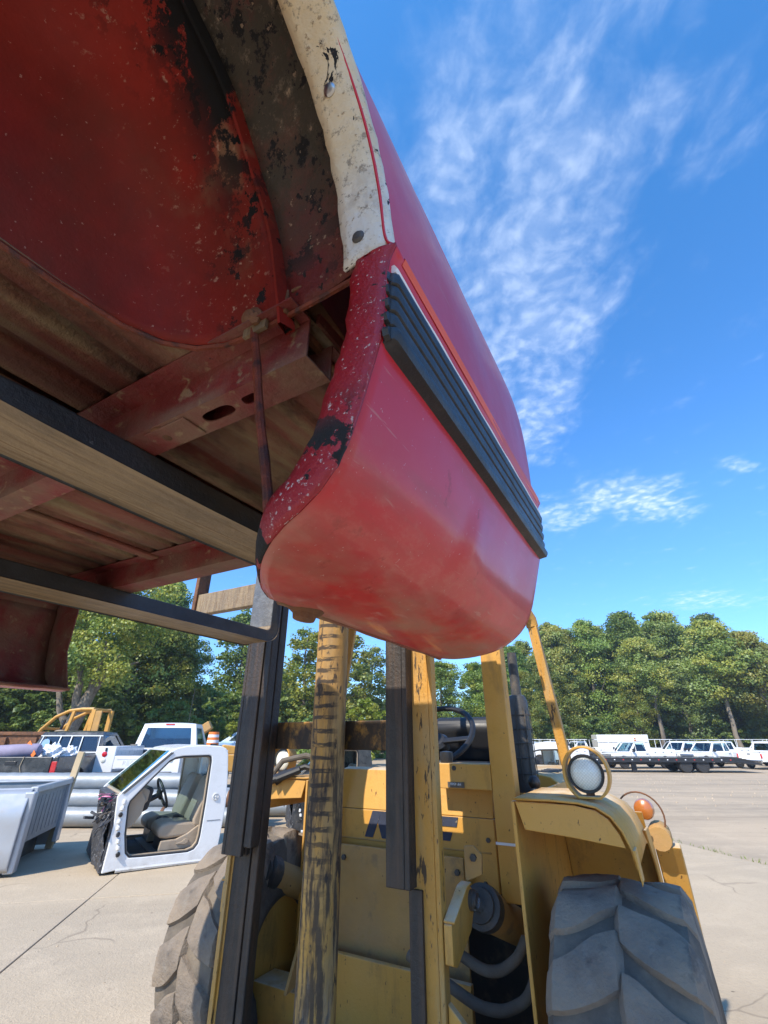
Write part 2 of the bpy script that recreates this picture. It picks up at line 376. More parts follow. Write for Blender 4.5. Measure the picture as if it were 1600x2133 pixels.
M['galv'] = worn('galvanised_steel', (0.24, 0.265, 0.285), 0.5, metal=0.25, var=0.12, vs=5, bump=0.12, bs=30, layers=[dict(col=(0.36, 0.37, 0.37), s=6, lo=0.5, hi=0.7, st=(.4, 1, 1), amt=0.6), dict(col=(0.30, 0.22, 0.15), s=8, lo=0.64, hi=0.74, amt=0.6)])
M['tan'] = worn('tan_vinyl', (0.36, 0.285, 0.205), 0.6, var=0.08, vs=5, bump=0.15, bs=90, layers=[dict(col=(0.14, 0.11, 0.085), s=5, lo=0.58, hi=0.72, amt=0.4)])
M['carpet'] = worn('dark_carpet', (0.045, 0.043, 0.046), 0.95, var=0.3, bump=0.3)
M['floor_mat'] = worn('grey_brown_floor', (0.16, 0.135, 0.115), 0.9, var=0.2)
M['orange'] = worn('orange_plastic', (0.80, 0.19, 0.03), 0.5, var=0.1)
M['crease_glint'] = worn('orange_crease_glint', (0.70, 0.085, 0.02), 0.4, var=0.1)  # colour of the ground's reflection painted along the bed crease
M['purple'] = worn('faded_purple_roll', (0.24, 0.21, 0.29), 0.8, var=0.15)
M['cloth'] = worn('white_plastic_bag', (0.74, 0.74, 0.76), 0.5, var=0.08)
M['wood'] = worn('pale_wood', (0.50, 0.38, 0.23), 0.75, var=0.2)
M['cyan'] = worn('turquoise_container_paint', (0.20, 0.52, 0.66), 0.5, var=0.1, layers=[dict(col=(0.3, 0.16, 0.1), s=5, lo=0.6, hi=0.7, amt=0.6)])
M['mint'] = worn('pale_green_paint', (0.40, 0.58, 0.40), 0.6, var=0.1)
M['redlamp'] = worn('red_lamp_plastic', (0.55, 0.015, 0.02), 0.2, coat=0.5, var=0.05)
M['amberlamp'] = worn('amber_lamp_plastic', (0.40, 0.12, 0.02), 0.3, coat=0.5, var=0.06, vs=20)
M['pink'] = worn('pink_wire', (0.62, 0.16, 0.30), 0.5)
M['bark'] = worn('bark', (0.20, 0.165, 0.125), 0.9, var=0.35, vs=3, bump=1.0, bs=14, layers=[dict(col=(0.06, 0.05, 0.04), s=6, lo=0.5, hi=0.62, st=(3, 3, .5), amt=0.7), dict(col=(0.34, 0.30, 0.25), s=5, lo=0.55, hi=0.7, amt=0.6)])
M['glass'] = worn('dark_glass', (0.035, 0.055, 0.06), 0.05, var=0.1, spec=0.9)
M['glass_blue'] = worn('tinted_screen_glass', (0.05, 0.20, 0.30), 0.05, var=0.1, spec=0.9)
M['grille'] = worn('dark_grille', (0.05, 0.05, 0.052), 0.4, var=0.3)
M['chrome'] = worn('chrome', (0.6, 0.6, 0.6), 0.15, metal=1.0, var=0.05)
M['foil'] = worn('black_torn_foil', (0.05, 0.05, 0.055), 0.5, var=0.4, vs=18, bump=1.5, bs=30, layers=[dict(col=(0.42, 0.41, 0.40), s=26, lo=0.62, hi=0.66, amt=0.9)])


def lens_mat():
    m = bpy.data.materials.new('ribbed_lamp_lens')
    m.use_nodes = True
    T = NT(m.node_tree)
    b = m.node_tree.nodes['Principled BSDF']
    vec = T.n('ShaderNodeTexCoord').outputs['Object']
    S = T.sep(vec)
    a = T.math('SINE', T.math('MULTIPLY', S[0], 520))
    c = T.math('SINE', T.math('MULTIPLY', S[2], 520))
    g = T.math('MULTIPLY', a, c)
    T.set(b.inputs['Base Color'], T.mix(T.mapr(g, -0.3, 0.5), (0.66, 0.66, 0.58), (0.80, 0.79, 0.70)))
    b.inputs['Roughness'].default_value = 0.25
    b.inputs['Coat Weight'].default_value = 0.8
    bn = T.n('ShaderNodeBump', {'Height': g, 'Strength': 0.18, 'Distance': 0.003})
    m.node_tree.links.new(bn.outputs[0], b.inputs['Normal'])
    return m


M['lens'] = lens_mat()


def clear_glass():
    m = bpy.data.materials.new('clear_window_glass')
    m.use_nodes = True
    m.node_tree.nodes.clear()
    T = NT(m.node_tree)
    tr = T.n('ShaderNodeBsdfTransparent', {'Color': (0.62, 0.78, 0.80)})
    gl = T.n('ShaderNodeBsdfGlossy', {'Color': (0.9, 0.95, 1.0), 'Roughness': 0.03})
    fr = T.n('ShaderNodeFresnel', {'IOR': 1.5})
    mx = T.n('ShaderNodeMixShader', {0: T.math('ADD', fr.outputs[0], 0.05)})
    m.node_tree.links.new(tr.outputs[0], mx.inputs[1])
    m.node_tree.links.new(gl.outputs[0], mx.inputs[2])
    o = T.n('ShaderNodeOutputMaterial')
    m.node_tree.links.new(mx.outputs[0], o.inputs[0])
    return m


M['clear'] = clear_glass()


def leaf_mat(name, c1, c2, c3):
    m = bpy.data.materials.new(name)
    m.use_nodes = True
    m.node_tree.nodes.clear()
    T = NT(m.node_tree)
    vec = T.n('ShaderNodeTexCoord').outputs['Object']
    oi = T.n('ShaderNodeObjectInfo')
    big = T.noise(vec, 5.0, 3)
    fine = T.noise(vec, 60.0, 2)
    col = T.mix(T.mapr(big, 0.36, 0.62), c1, c2)
    col = T.mix(T.mapr(fine, 0.56, 0.70), col, c3)
    h = T.n('ShaderNodeHueSaturation', {'Color': col, 'Hue': T.mapr(oi.outputs['Random'], 0, 1, 0.485, 0.515), 'Saturation': 1.0, 'Value': T.mapr(oi.outputs['Random'], 0, 1, 0.85, 1.25)})
    df = T.n('ShaderNodeBsdfDiffuse', {'Color': h.outputs[0]})
    tr = T.n('ShaderNodeBsdfTranslucent', {'Color': h.outputs[0]})
    gl = T.n('ShaderNodeBsdfGlossy', {'Color': (0.6, 0.65, 0.6), 'Roughness': 0.5})
    mx = T.n('ShaderNodeMixShader', {0: 0.46})
    m.node_tree.links.new(df.outputs[0], mx.inputs[1])
    m.node_tree.links.new(tr.outputs[0], mx.inputs[2])
    m2 = T.n('ShaderNodeMixShader', {0: 0.06})
    m.node_tree.links.new(mx.outputs[0], m2.inputs[1])
    m.node_tree.links.new(gl.outputs[0], m2.inputs[2])
    o = T.n('ShaderNodeOutputMaterial')
    m.node_tree.links.new(m2.outputs[0], o.inputs[0])
    return m


M['leaf'] = leaf_mat('green_leaves', (0.165, 0.235, 0.045), (0.255, 0.325, 0.060), (0.34, 0.36, 0.075))
M['leaf_y'] = leaf_mat('yellowing_leaves', (0.25, 0.285, 0.045), (0.37, 0.37, 0.055), (0.46, 0.37, 0.055))
M['leaf_d'] = leaf_mat('dark_leaves', (0.11, 0.18, 0.045), (0.17, 0.245, 0.056), (0.24, 0.285, 0.065))
M['leaf_b'] = leaf_mat('bright_leaves', (0.20, 0.27, 0.03), (0.30, 0.34, 0.04), (0.36, 0.36, 0.055))


# ------------------------------------------------------------------ mesh helpers
class MB:
    def __init__(self):
        self.v, self.f, self.m = [], [], []

    def add(self, vs, fs, mi=0):
        o = len(self.v)
        self.v += [tuple(p) for p in vs]
        self.f += [tuple(i + o for i in f) for f in fs]
        self.m += [mi] * len(fs)
        return self

    def box(self, x0, x1, y0, y1, z0, z1, mi=0):
        return self.add([(x0, y0, z0), (x1, y0, z0), (x1, y1, z0), (x0, y1, z0), (x0, y0, z1), (x1, y0, z1), (x1, y1, z1), (x0, y1, z1)],
                        [(0, 3, 2, 1), (4, 5, 6, 7), (0, 1, 5, 4), (1, 2, 6, 5), (2, 3, 7, 6), (3, 0, 4, 7)], mi)

    def bar(self, a, b, wd, ht, up=(0, 0, 1), mi=0):
        """a straight bar of rectangular section from a to b"""
        a, b = Vector(a), Vector(b)
        d = (b - a).normalized()
        u = Vector(up)
        s = d.cross(u)
        if s.length < 1e-4:
            s = d.cross(Vector((1, 0, 0)))
        s.normalize()
        u = s.cross(d).normalized()
        s, u = s * wd / 2, u * ht / 2
        vs = [a - s - u, a + s - u, a + s + u, a - s + u, b - s - u, b + s - u, b + s + u, b - s + u]
        return self.add(vs, [(0, 3, 2, 1), (4, 5, 6, 7), (0, 1, 5, 4), (1, 2, 6, 5), (2, 3, 7, 6), (3, 0, 4, 7)], mi)

    def prism(self, poly, fn, d0, d1, mi=0):
        n = len(poly)
        vs = [fn(a, b, d0) for a, b in poly] + [fn(a, b, d1) for a, b in poly]
        fs = [tuple(range(n - 1, -1, -1)), tuple(range(n, 2 * n))]
        fs += [(i, (i + 1) % n, n + (i + 1) % n, n + i) for i in range(n)]
        return self.add(vs, fs, mi)

    def tube(self, pts, r, n=10, mi=0, cap=True, closed=False):
        pts = [Vector(p) for p in pts]
        k = len(pts)
        rs = r if isinstance(r, (list, tuple)) else [r] * k
        vs, fs = [], []
        prev = None
        for i, p in enumerate(pts):
            if closed:
                d = pts[(i + 1) % k] - pts[i - 1]
            else:
                d = pts[min(i + 1, k - 1)] - pts[max(i - 1, 0)]
            d.normalize()
            if prev is None:
                a = Vector((0, 0, 1)) if abs(d.z) < 0.9 else Vector((1, 0, 0))
                u = d.cross(a).normalized()
            else:
                u = (prev - d * prev.dot(d)).normalized()
            prev = u
            q = d.cross(u)
            for j in range(n):
                t = 2 * math.pi * j / n
                vs.append(p + (u * math.cos(t) + q * math.sin(t)) * rs[i])
        for i in range(k if closed else k - 1):
            i2 = (i + 1) % k
            for j in range(n):
                j2 = (j + 1) % n
                fs.append((i * n + j, i * n + j2, i2 * n + j2, i2 * n + j))
        if cap and not closed:
            fs.append(tuple(range(n - 1, -1, -1)))
            fs.append(tuple(range((k - 1) * n, k * n)))
        return self.add(vs, fs, mi)

    def lathe(self, prof, o, axis, n=24, mi=0, closed=False, a0=0.0, a1=2 * math.pi):
        """prof: (radius, along) pairs turned about axis through o"""
        ax = Vector(axis).normalized()
        a = Vector((0, 0, 1)) if abs(ax.z) < 0.9 else Vector((1, 0, 0))
        u = ax.cross(a).normalized()
        q = ax.cross(u)
        o = Vector(o)
        k = len(prof)
        vs, fs = [], []
        for r, h in prof:
            for j in range(n):
                t = 2 * math.pi * j / n
                vs.append(o + ax * h + (u * math.cos(t) + q * math.sin(t)) * r)
        for i in range(k if closed else k - 1):
            i2 = (i + 1) % k
            for j in range(n):
                j2 = (j + 1) % n
                fs.append((i * n + j, i * n + j2, i2 * n + j2, i2 * n + j))
        if not closed:
            if prof[0][0] > 1e-6:
                fs.append(tuple(range(n - 1, -1, -1)))
            if prof[-1][0] > 1e-6:
                fs.append(tuple(range((k - 1) * n, k * n)))
        return self.add(vs, fs, mi)

    def grid(self, fn, nu, nv, mi=0):
        vs = [fn(i / nu, j / nv) for i in range(nu + 1) for j in range(nv + 1)]
        w_ = nv + 1
        fs = [(i * w_ + j, (i + 1) * w_ + j, (i + 1) * w_ + j + 1, i * w_ + j + 1) for i in range(nu) for j in range(nv)]
        return self.add(vs, fs, mi)

    def plate(self, outer, holes, fn, d0, d1, mi=0):
        """a flat plate with holes, in the plane fn(a, b, depth)"""
        bm = bmesh.new()
        loops = [outer] + list(holes)
        es, ring = [], []
        for lp in loops:
            vv = [bm.verts.new((a, b, 0)) for a, b in lp]
            ring.append(vv)
            for i in range(len(vv)):
                es.append(bm.edges.new((vv[i], vv[(i + 1) % len(vv)])))
        bmesh.ops.triangle_fill(bm, use_beauty=True, use_dissolve=False, edges=es)
        bm.verts.index_update()
        co = [(v.co.x, v.co.y) for v in bm.verts]
        n = len(co)
        fs = [tuple(v.index for v in f.verts) for f in bm.faces]
        rid = [[v.index for v in rr] for rr in ring]
        bm.free()
        vs = [fn(a, b, d0) for a, b in co] + [fn(a, b, d1) for a, b in co]
        allf = [tuple(reversed(f)) for f in fs] + [tuple(i + n for i in f) for f in fs]
        for rr in rid:
            for i in range(len(rr)):
                a, b = rr[i], rr[(i + 1) % len(rr)]
                allf.append((a, b, b + n, a + n))
        return self.add(vs, allf, mi)

    def build(self, name, mats, parent=None, off=(0, 0, 0), smooth=35, bevel=0.0, solid=0.0, seg=2, recalc=True):
        me = bpy.data.meshes.new(name)
        ox, oy, oz = off
        me.from_pydata([(x - ox, y - oy, z - oz) for x, y, z in self.v], [], self.f)
        if not isinstance(mats, (list, tuple)):
            mats = [mats]
        for m in mats:
            me.materials.append(M[m] if isinstance(m, str) else m)
        me.polygons.foreach_set('material_index', self.m)
        if recalc:
            bm = bmesh.new()
            bm.from_mesh(me)
            bmesh.ops.recalc_face_normals(bm, faces=bm.faces)
            bm.to_mesh(me)
            bm.free()
        if smooth:
            me.polygons.foreach_set('use_smooth', [True] * len(me.polygons))
            me.set_sharp_from_angle(angle=R(smooth))
        me.update()
        ob = bpy.data.objects.new(name, me)
        COL.objects.link(ob)
        if parent is not None:
            ob.parent = parent
        if solid:
            md = ob.modifiers.new('solid', 'SOLIDIFY')
            md.thickness = solid
            md.offset = 0
        if bevel:
            md = ob.modifiers.new('bevel', 'BEVEL')
            md.width = bevel
            md.segments = seg
            md.limit_method = 'ANGLE'
            md.angle_limit = R(40)
            md.harden_normals = False
        return ob


def thing(name, label, cat, loc=(0, 0, 0), rz=0.0, group=None):
    o = bpy.data.objects.new(name, None)
    o.empty_display_size = 0.1
    COL.objects.link(o)
    o.location = loc
    o.rotation_euler = (0, 0, rz)
    return tag(o, label, cat, group)


def tag(o, label, cat, group=None):
    o['label'] = label
    o['category'] = cat
    if group:
        o['group'] = group
    return o


def struct(o):
    o['kind'] = 'structure'
    return o


def thing_part(name, parent):
    o = bpy.data.objects.new(name, None)
    o.empty_display_size = .05
    COL.objects.link(o)
    o.parent = parent
    return o


def kids(o):
    return [c for c in bpy.data.objects if c.parent == o]


CHILD = {}


def dup(root, loc, rz, label, group=None, scale=None, remap=None):
    """a copy of a thing with its parts and sub-parts; mesh data is shared unless a material is swapped"""
    def cp(o, par):
        c = o.copy()
        if remap and o.type == 'MESH':
            for sl in c.material_slots:
                pass
            if any(ms and ms.name in remap for ms in o.data.materials):
                c.data = o.data.copy()
                for i, ms in enumerate(c.data.materials):
                    if ms and ms.name in remap:
                        c.data.materials[i] = remap[ms.name]
        COL.objects.link(c)
        c.parent = par
        for ch in CHILDREN.get(o.name, []):
            cp(ch, c)
        return c
    CHILDREN = {}
    for o in bpy.data.objects:
        if o.parent:
            CHILDREN.setdefault(o.parent.name, []).append(o)
    c = cp(root, None)
    c.location = loc
    c.rotation_euler = (0, 0, rz)
    if scale:
        c.scale = (scale,) * 3
    c['label'] = label
    if group:
        c['group'] = group
    return c


def lettering(name, text, mat, parent, loc, rot, size, ext=0.002, sx=1.0):
    cu = bpy.data.curves.new(name, 'FONT')
    cu.body = text
    cu.size = size
    cu.extrude = ext
    cu.align_x = 'CENTER'
    cu.align_y = 'CENTER'
    ob = bpy.data.objects.new(name, cu)
    COL.objects.link(ob)
    cu.materials.append(M[mat])
    dg = bpy.context.evaluated_depsgraph_get()
    me = bpy.data.meshes.new_from_object(ob.evaluated_get(dg))
    me.name = name
    bpy.data.objects.remove(ob)
    o = bpy.data.objects.new(name, me)
    COL.objects.link(o)
    o.parent = parent
    o.location = loc
    o.rotation_euler = rot
    o.scale = (sx, 1, 1)
    return o


YAW = R(-29.5)      # the lift and the bed it carries share one heading


def yard(t, s, z=0.0):
    """sideways t and away s in the lift's own heading, as a world point"""
    c_, s_ = math.cos(R(29.5)), math.sin(R(29.5))
    return (s * s_ + t * c_, s * c_ - t * s_, z)

# ================================================================== the raised red truck bed
BT, BZ = -1.205, 1.648
bed = thing('red_truck_bed', 'raised red pickup bed shell with flared wheel arch, carried on the lift forks', 'truck bed', yard(BT, 0, BZ), YAW)
BO = (BT, 0, BZ)

# outer skin profile (t, z), bottom hem to rail
PROF = [(-.432, 1.652), (-.40, 1.648), (-.36, 1.648), (-.32, 1.653), (-.291, 1.6605), (-.264, 1.673), (-.240, 1.691), (-.2215, 1.713), (-.2085, 1.740),
        (-.1985, 1.770), (-.1895, 1.800), (-.181, 1.830), (-.174, 1.855), (-.170, 1.88), (-.168, 1.92), (-.166, 1.958), (-.163, 1.972), (-.157, 1.984), (-.153, 1.991), (-.157, 1.998), (-.164, 2.008), (-.167, 2.03),
        (-.166, 2.08), (-.166, 2.14), (-.168, 2.20), (-.174, 2.27), (-.184, 2.34), (-.198, 2.41), (-.215, 2.47), (-.240, 2.54), (-.262, 2.60), (-.29, 2.622), (-.335, 2.625)]
AC, AZ, AR = -0.2, 1.95, 0.5


def arch_s(t, z):
    if z > AZ:
        q = AR * AR - (z - AZ) ** 2
        return AC + math.sqrt(max(q, 0)) if q > 0 else AC
    # the lower corner of the skin rounds away under the hem
    k = max(0.0, (-.27 - t) / .162)
    return 0.30 + 0.15 * k ** 1.7


def prof_at(z_or_i):
    return PROF[z_or_i]


def cat_(x):
    # Catmull-Rom through the profile points, so the skin rolls smoothly
    n = len(PROF)
    i = min(int(x), n - 2)
    f = x - i
    p = [PROF[max(0, min(n - 1, i + k))] for k in (-1, 0, 1, 2)]
    return tuple(.5 * (2 * p[1][c] + (p[2][c] - p[0][c]) * f + (2 * p[0][c] - 5 * p[1][c] + 4 * p[2][c] - p[3][c]) * f * f + (3 * p[1][c] - p[0][c] - 3 * p[2][c] + p[3][c]) * f ** 3) for c in (0, 1))


def bed_side(sgn):
    """one bed side; sgn=+1 is the near side, -1 its mirror image"""
    mx = (lambda t: t) if sgn > 0 else (lambda t: 2 * BT - t)
    np_ = len(PROF)
    S_END, S_FRONT = 1.035, -1.42
    out_ = MB()
    NS = 46
    rn = random.Random(5)

    def dent(s, t, z):
        # pressed dent line and gentle waviness of the lower skin
        d_ = 0.0
        if z < 1.87:
            e = (s - (0.60 + 0.25 * (z - 1.66)))
            d_ += 0.0085 * (math.exp(-(e / .075) ** 2) if e > 0 else math.exp(-(e / .018) ** 2)) * math.exp(-((z - 1.745) / .055) ** 2)
            d_ -= 0.004 * math.exp(-((s - .50) / .09) ** 2 - ((z - 1.70) / .03) ** 2)
        d_ += 0.0012 * math.sin(s * 9 + z * 5) * math.sin(z * 11 + 1)
        return d_

    low = [p for p in PROF if p[1] <= AZ + AR - .03]
    top = [p for p in PROF if p[1] > AZ + AR - .05]
    for (fa, fb) in ((1, S_END), (-1, S_FRONT)):
        def fn(u, v, fb=fb, fa=fa):
            x = v * (len(low) - 1)
            i = min(int(x), len(low) - 2)
            f_ = x - i
            t, z = cat_(x)
            s0 = arch_s(t, z)
            if fa < 0:
                s0 = 2 * AC - s0
            s = s0 + (fb - s0) * u
            if fa > 0 and u > .97 and z < 1.75:
                pass
            return (mx(t + (dent(s, t, z) if fa > 0 else 0)), s, z)
        out_.grid(fn, NS, (len(low) - 1) * 4)

    def fn2(u, v):
        x = v * (len(top) - 1)
        i = min(int(x), len(top) - 2)
        f_ = x - i
        t = top[i][0] * (1 - f_) + top[i + 1][0] * f_
        z = top[i][1] * (1 - f_) + top[i + 1][1] * f_
        return (mx(t), S_FRONT + (S_END - S_FRONT) * u, z)
    out_.grid(fn2, 24, len(top) - 1)
    nm = 'side_panel'
    sp = out_.build(nm, 'red', bed, BO, smooth=50, solid=0.003)
    # dirty inner face of the skin
    for (fa, fb) in ((1, S_END), (-1, S_FRONT)):
        li = MB()

        def fn3(u, v, fb=fb, fa=fa):
            x = .6 + v * (len(low) - 2)
            t, z = cat_(x)
            t2, z2 = cat_(x + .05)
            ln_ = math.hypot(t2 - t, z2 - z) or 1
            t, z = t - (z2 - z) / ln_ * .012, z + (t2 - t) / ln_ * .012
            s0 = arch_s(t, z) + .012
            if fa < 0:
                s0 = 2 * AC - s0
            return (mx(t), s0 + (fb - .01 * fa - s0) * u, z)
        li.grid(fn3, 16, (len(low) - 1) * 2)
        li.build('skin_inside', 'cross', bed, BO, smooth=50, solid=.002)
    # closing flange of the end and of the front
    for s in (S_END - .004, S_FRONT + .004):
        fl = MB()
        ring = [(mx(t), z) for t, z in PROF] + [(mx(-.335), 2.07), (mx(-.345), 1.80), (mx(-.40), 1.70)]
        fl.prism(ring, lambda a, b, d_: (a, d_, b), s - .002, s + .002)
        fl.build('end_flange', 'cross', bed, BO, smooth=0)
    # inner bed wall
    iw = MB()
    iw.box(mx(-.352), mx(-.345), .40, 1.02, 2.076, 2.618)
    iw.box(mx(-.352), mx(-.345), S_FRONT, -.80, 2.076, 2.618)
    iw.box(mx(-.352), mx(-.345), -.799, .399, 2.535, 2.618)
    iw.build('inner_wall', 'cross', bed, BO, smooth=0)
    # the folded lip round the rear half of the wheel opening, below the cream part
    lip = MB()
    rows = []
    idx = [k / 2 for k in range(0, 2 * (np_ - 1))]
    pts = []
    for x in idx:
        i = int(x)
        f_ = x - i
        t = PROF[i][0] * (1 - f_) + PROF[i + 1][0] * f_
        z = PROF[i][1] * (1 - f_) + PROF[i + 1][1] * f_
        if z > 1.993:
            break
        dt, dz_ = PROF[i + 1][0] - PROF[i][0], PROF[i + 1][1] - PROF[i][1]
        ln = math.hypot(dt, dz_)
        nt, nz_ = -dz_ / ln, dt / ln          # inward normal of the skin
        pts.append((t, z, nt, nz_))
    # smooth the inward normals so the lip does not pinch
    for _ in range(4):
        q = []
        for i, p in enumerate(pts):
            a, b = pts[max(i - 1, 0)], pts[min(i + 1, len(pts) - 1)]
            nt, nz_ = a[2] + p[2] + b[2], a[3] + p[3] + b[3]
            ln = math.hypot(nt, nz_)
            q.append((p[0], p[1], nt / ln, nz_ / ln))
        pts = q
    vs, fs = [], []
    K = 5
    for i, (t, z, nt, nz_) in enumerate(pts):
        wid = 0.046 if z > 1.70 else 0.033 + 0.013 * (z - 1.648) / .052
        if i < 5:
            wid *= 0.45 + .11 * i
        s0 = arch_s(t, z)
        sz = -0.6 * max(0, z - 1.95)
        for k in range(K + 1):
            g = k / K
            rag = rn.uniform(-.0022, .0022) if k == K else 0
            bul = -0.004 * math.sin(math.pi * min(1, g * 1.0)) - .002
            vs.append((mx(t + nt * (g * wid + rag) + .002 * (1 - g)), s0 + bul + sz * .02 * g, z + nz_ * (g * wid + rag)))
    for i in range(len(pts) - 1):
        for k in range(K):
            a = i * (K + 1) + k
            fs.append((a, a + 1, a + K + 2, a + K + 1))
    lip.add(vs, fs)
    lip.build('arch_lip', 'red_lip', bed, BO, smooth=60, solid=0.006)
    # ribbed rubber moulding: five ribs
    ru = MB()
    z0, z1 = 1.850, 1.960
    sec = [(.000, z0 - .001)]
    nr = 5
    sec = []
    for r_ in range(nr):
        a = z0 + (z1 - z0) * r_ / nr
        h = (z1 - z0) / nr
        big = .0185 if r_ == 0 else .0125
        sec += [(.003 if r_ == 0 else .0062, a + .0012), (big * .88, a + h * .14), (big, a + h * .40), (big, a + h * .62), (big * .85, a + h * .86)]
    sec += [(.003, z1)]

    def skin_t(z):
        for i in range(np_ - 1):
            if PROF[i][1] <= z <= PROF[i + 1][1] and z > 1.66:
                f_ = (z - PROF[i][1]) / (PROF[i + 1][1] - PROF[i][1])
                return PROF[i][0] * (1 - f_) + PROF[i + 1][0] * f_
        return -.167
    poly = [(skin_t(z) + o_, z) for o_, z in sec] + [(skin_t(z1) - .002, z1), (skin_t(z0) - .002, z0)]
    n = len(poly)
    stations = [0.303, 0.306] + [0.31 + (1.034 - .31) * k / 30 for k in range(31)] + [1.0395, 1.042]
    vs, fs = [], []
    for k, s in enumerate(stations):
        sc = .55 if k in (0, len(stations) - 1) else (.85 if k in (1, len(stations) - 2) else 1)
        wv = 0.0003 * math.sin(k * 1.3)
        for t, z in poly:
            bt = skin_t(z)
            vs.append((mx(bt + (t - bt) * sc), s, 1.905 + (z - 1.905) * (1 if sc == 1 else .96) + wv))
    for k in range(len(stations) - 1):
        for i in range(n):
            j = (i + 1) % n
            fs.append((k * n + i, k * n + j, (k + 1) * n + j, (k + 1) * n + i))
    fs += [tuple(range(n)), tuple(range((len(stations) - 1) * n, len(stations) * n))]
    ru.add(vs, fs)
    ru.build('rubber_moulding', 'rubber', bed, BO, smooth=40)
    tr = MB()
    tr.tube([(mx(skin_t(1.9655) + .003), s, 1.9655 + .0015 * math.sin(k * 1.3)) for k, s in enumerate(stations[1:-1])], .0052, 6)
    tr.build('trim_highlight', 'cloth', bed, BO)  # white colour paints the highlight along the moulding's upper edge
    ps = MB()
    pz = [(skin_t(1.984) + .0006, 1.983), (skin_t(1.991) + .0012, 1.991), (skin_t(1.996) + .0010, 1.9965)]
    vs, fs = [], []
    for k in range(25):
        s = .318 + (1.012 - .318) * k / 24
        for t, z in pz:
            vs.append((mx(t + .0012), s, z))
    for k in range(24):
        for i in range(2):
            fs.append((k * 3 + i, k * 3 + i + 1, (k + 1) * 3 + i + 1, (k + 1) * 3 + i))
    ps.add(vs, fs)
    ps.build('crease_glint', 'crease_glint', bed, BO)  # orange strip painting the reflected ground on the crease
    # torn butt of the moulding at the arch
    tb = MB()
    for k in range(5):
        zz = z0 + (z1 - z0) * (k + .5) / 5
        tb.tube([(mx(-.170), .302, zz), (mx(-.1635), .301 + rn.uniform(-.002, .002), zz)], [.0085, .0075], 7)
    tb.build('moulding_butt', 'rubber', bed, BO, smooth=30)
    # cream painted arch strip with its raised outer bead
    cr = MB()
    sect = [(.500, -.224), (.4985, -.21), (.498, -.19), (.499, -.176), (.5025, -.168), (.5075, -.1625), (.5135, -.162), (.516, -.166), (.512, -.172)]
    A0, A1, NA = math.asin(.045 / .5), math.pi - math.asin(.045 / .5), 76
    vs, fs = [], []
    for k in range(NA + 1):
        an = A0 + (A1 - A0) * k / NA
        # the skin leans in above z 2.2, the strip follows it
        for q_, (r_, t) in enumerate(sect):
            z = AZ + r_ * math.sin(an)
            lean = max(0, z - 2.16) ** 1.5 * .10
            rg = rn.uniform(-.0016, .0016) if q_ == 0 else (rn.uniform(-.0008, .0008) if q_ > 4 else 0)
            a_ = an - (.016 * (q_ > 4) if k == 0 else 0)
            vs.append((mx(t - lean + rg), AC + r_ * math.cos(a_), AZ + r_ * math.sin(a_)))
    ns = len(sect)
    for k in range(NA):
        for i in range(ns - 1):
            fs.append((k * ns + i, k * ns + i + 1, (k + 1) * ns + i + 1, (k + 1) * ns + i))
    cr.add(vs, fs)
    cr.build('arch_trim', 'cream', bed, BO, smooth=60, solid=0.004)
    for an, mt_ in ((R(34), 'steel'), (R(9.5), 'dark_steel')):
        rv = MB()
        o = (mx(-.200), AC + .498 * math.cos(an), AZ + .498 * math.sin(an))
        ax = (0, -math.cos(an), -math.sin(an))
        rv.lathe([(.0085, -.001), (.0085, .003), (.006, .0055), (.0001, .0065)], o, ax, 14)
        rv.build('rivet', mt_, bed, BO)
    # wheelhouse, two pressed halves joined at a standing seam
    def ring_surface(prof, nm_, mt_, bulge):
        g = MB()
        NA_ = 70
        vs, fs = [], []
        for k in range(NA_ + 1):
            for r_, t in prof:
                p0 = math.asin(min(.98, .115 / max(r_, .117)))
                an = p0 + (math.pi - 2 * p0) * k / NA_
                rr = r_ + bulge * math.sin(an * 7 + t * 30) * .35 + (rn.uniform(-.0006, .0006))
                vs.append((mx(t), AC + rr * math.cos(an), AZ + rr * math.sin(an)))
        n_ = len(prof)
        for k in range(NA_):
            for i in range(n_ - 1):
                fs.append((k * n_ + i, k * n_ + i + 1, (k + 1) * n_ + i + 1, (k + 1) * n_ + i))
        g.add(vs, fs)
        return g.build(nm_, mt_, bed, BO, smooth=60, solid=.002)
    ring_surface([(.515, -.222), (.540, -.226), (.556, -.240), (.562, -.27), (.566, -.31), (.568, -.34), (.570, -.372)], 'wheelhouse_outer', 'wheelhouse_out', .004)
    ring_surface([(.566, -.376), (.567, -.41), (.567, -.45), (.564, -.48), (.556, -.512), (.540, -.545), (.515, -.575), (.48, -.598), (.44, -.612), (.38, -.622), (.30, -.628), (.22, -.630), (.13, -.632)], 'wheelhouse_inner', 'wheelhouse', .003)
    sm = MB()
    vs, fs = [], []
    NA_ = 80
    for k in range(NA_ + 1):
        an = R(9) + (math.pi - R(18)) * k / NA_
        for r_, t in ((.576, -.366), (.549 + rn.uniform(-.001, .001), -.3725), (.549, -.3770), (.576, -.384)):
            vs.append((mx(t + .0016 * math.sin(an * 17)), AC + r_ * math.cos(an), AZ + r_ * math.sin(an)))
    for k in range(NA_):
        for i in range(4):
            fs.append((k * 4 + i, k * 4 + (i + 1) % 4, (k + 1) * 4 + (i + 1) % 4, (k + 1) * 4 + i))
    sm.add(vs, fs)
    sm.build('seam_flange', 'wheelhouse', bed, BO, smooth=40)
    # bottom hem of the wheelhouse
    hm = MB()
    hem = [(-.222, .352), (-.30, .355), (-.38, .356), (-.45, .356), (-.50, .350), (-.545, .332), (-.585, .295), (-.61, .24), (-.622, .15), (-.628, .02), (-.632, -.10)]
    hm.tube([(mx(t), s, 2.062) for t, s in hem], .0048, 6)
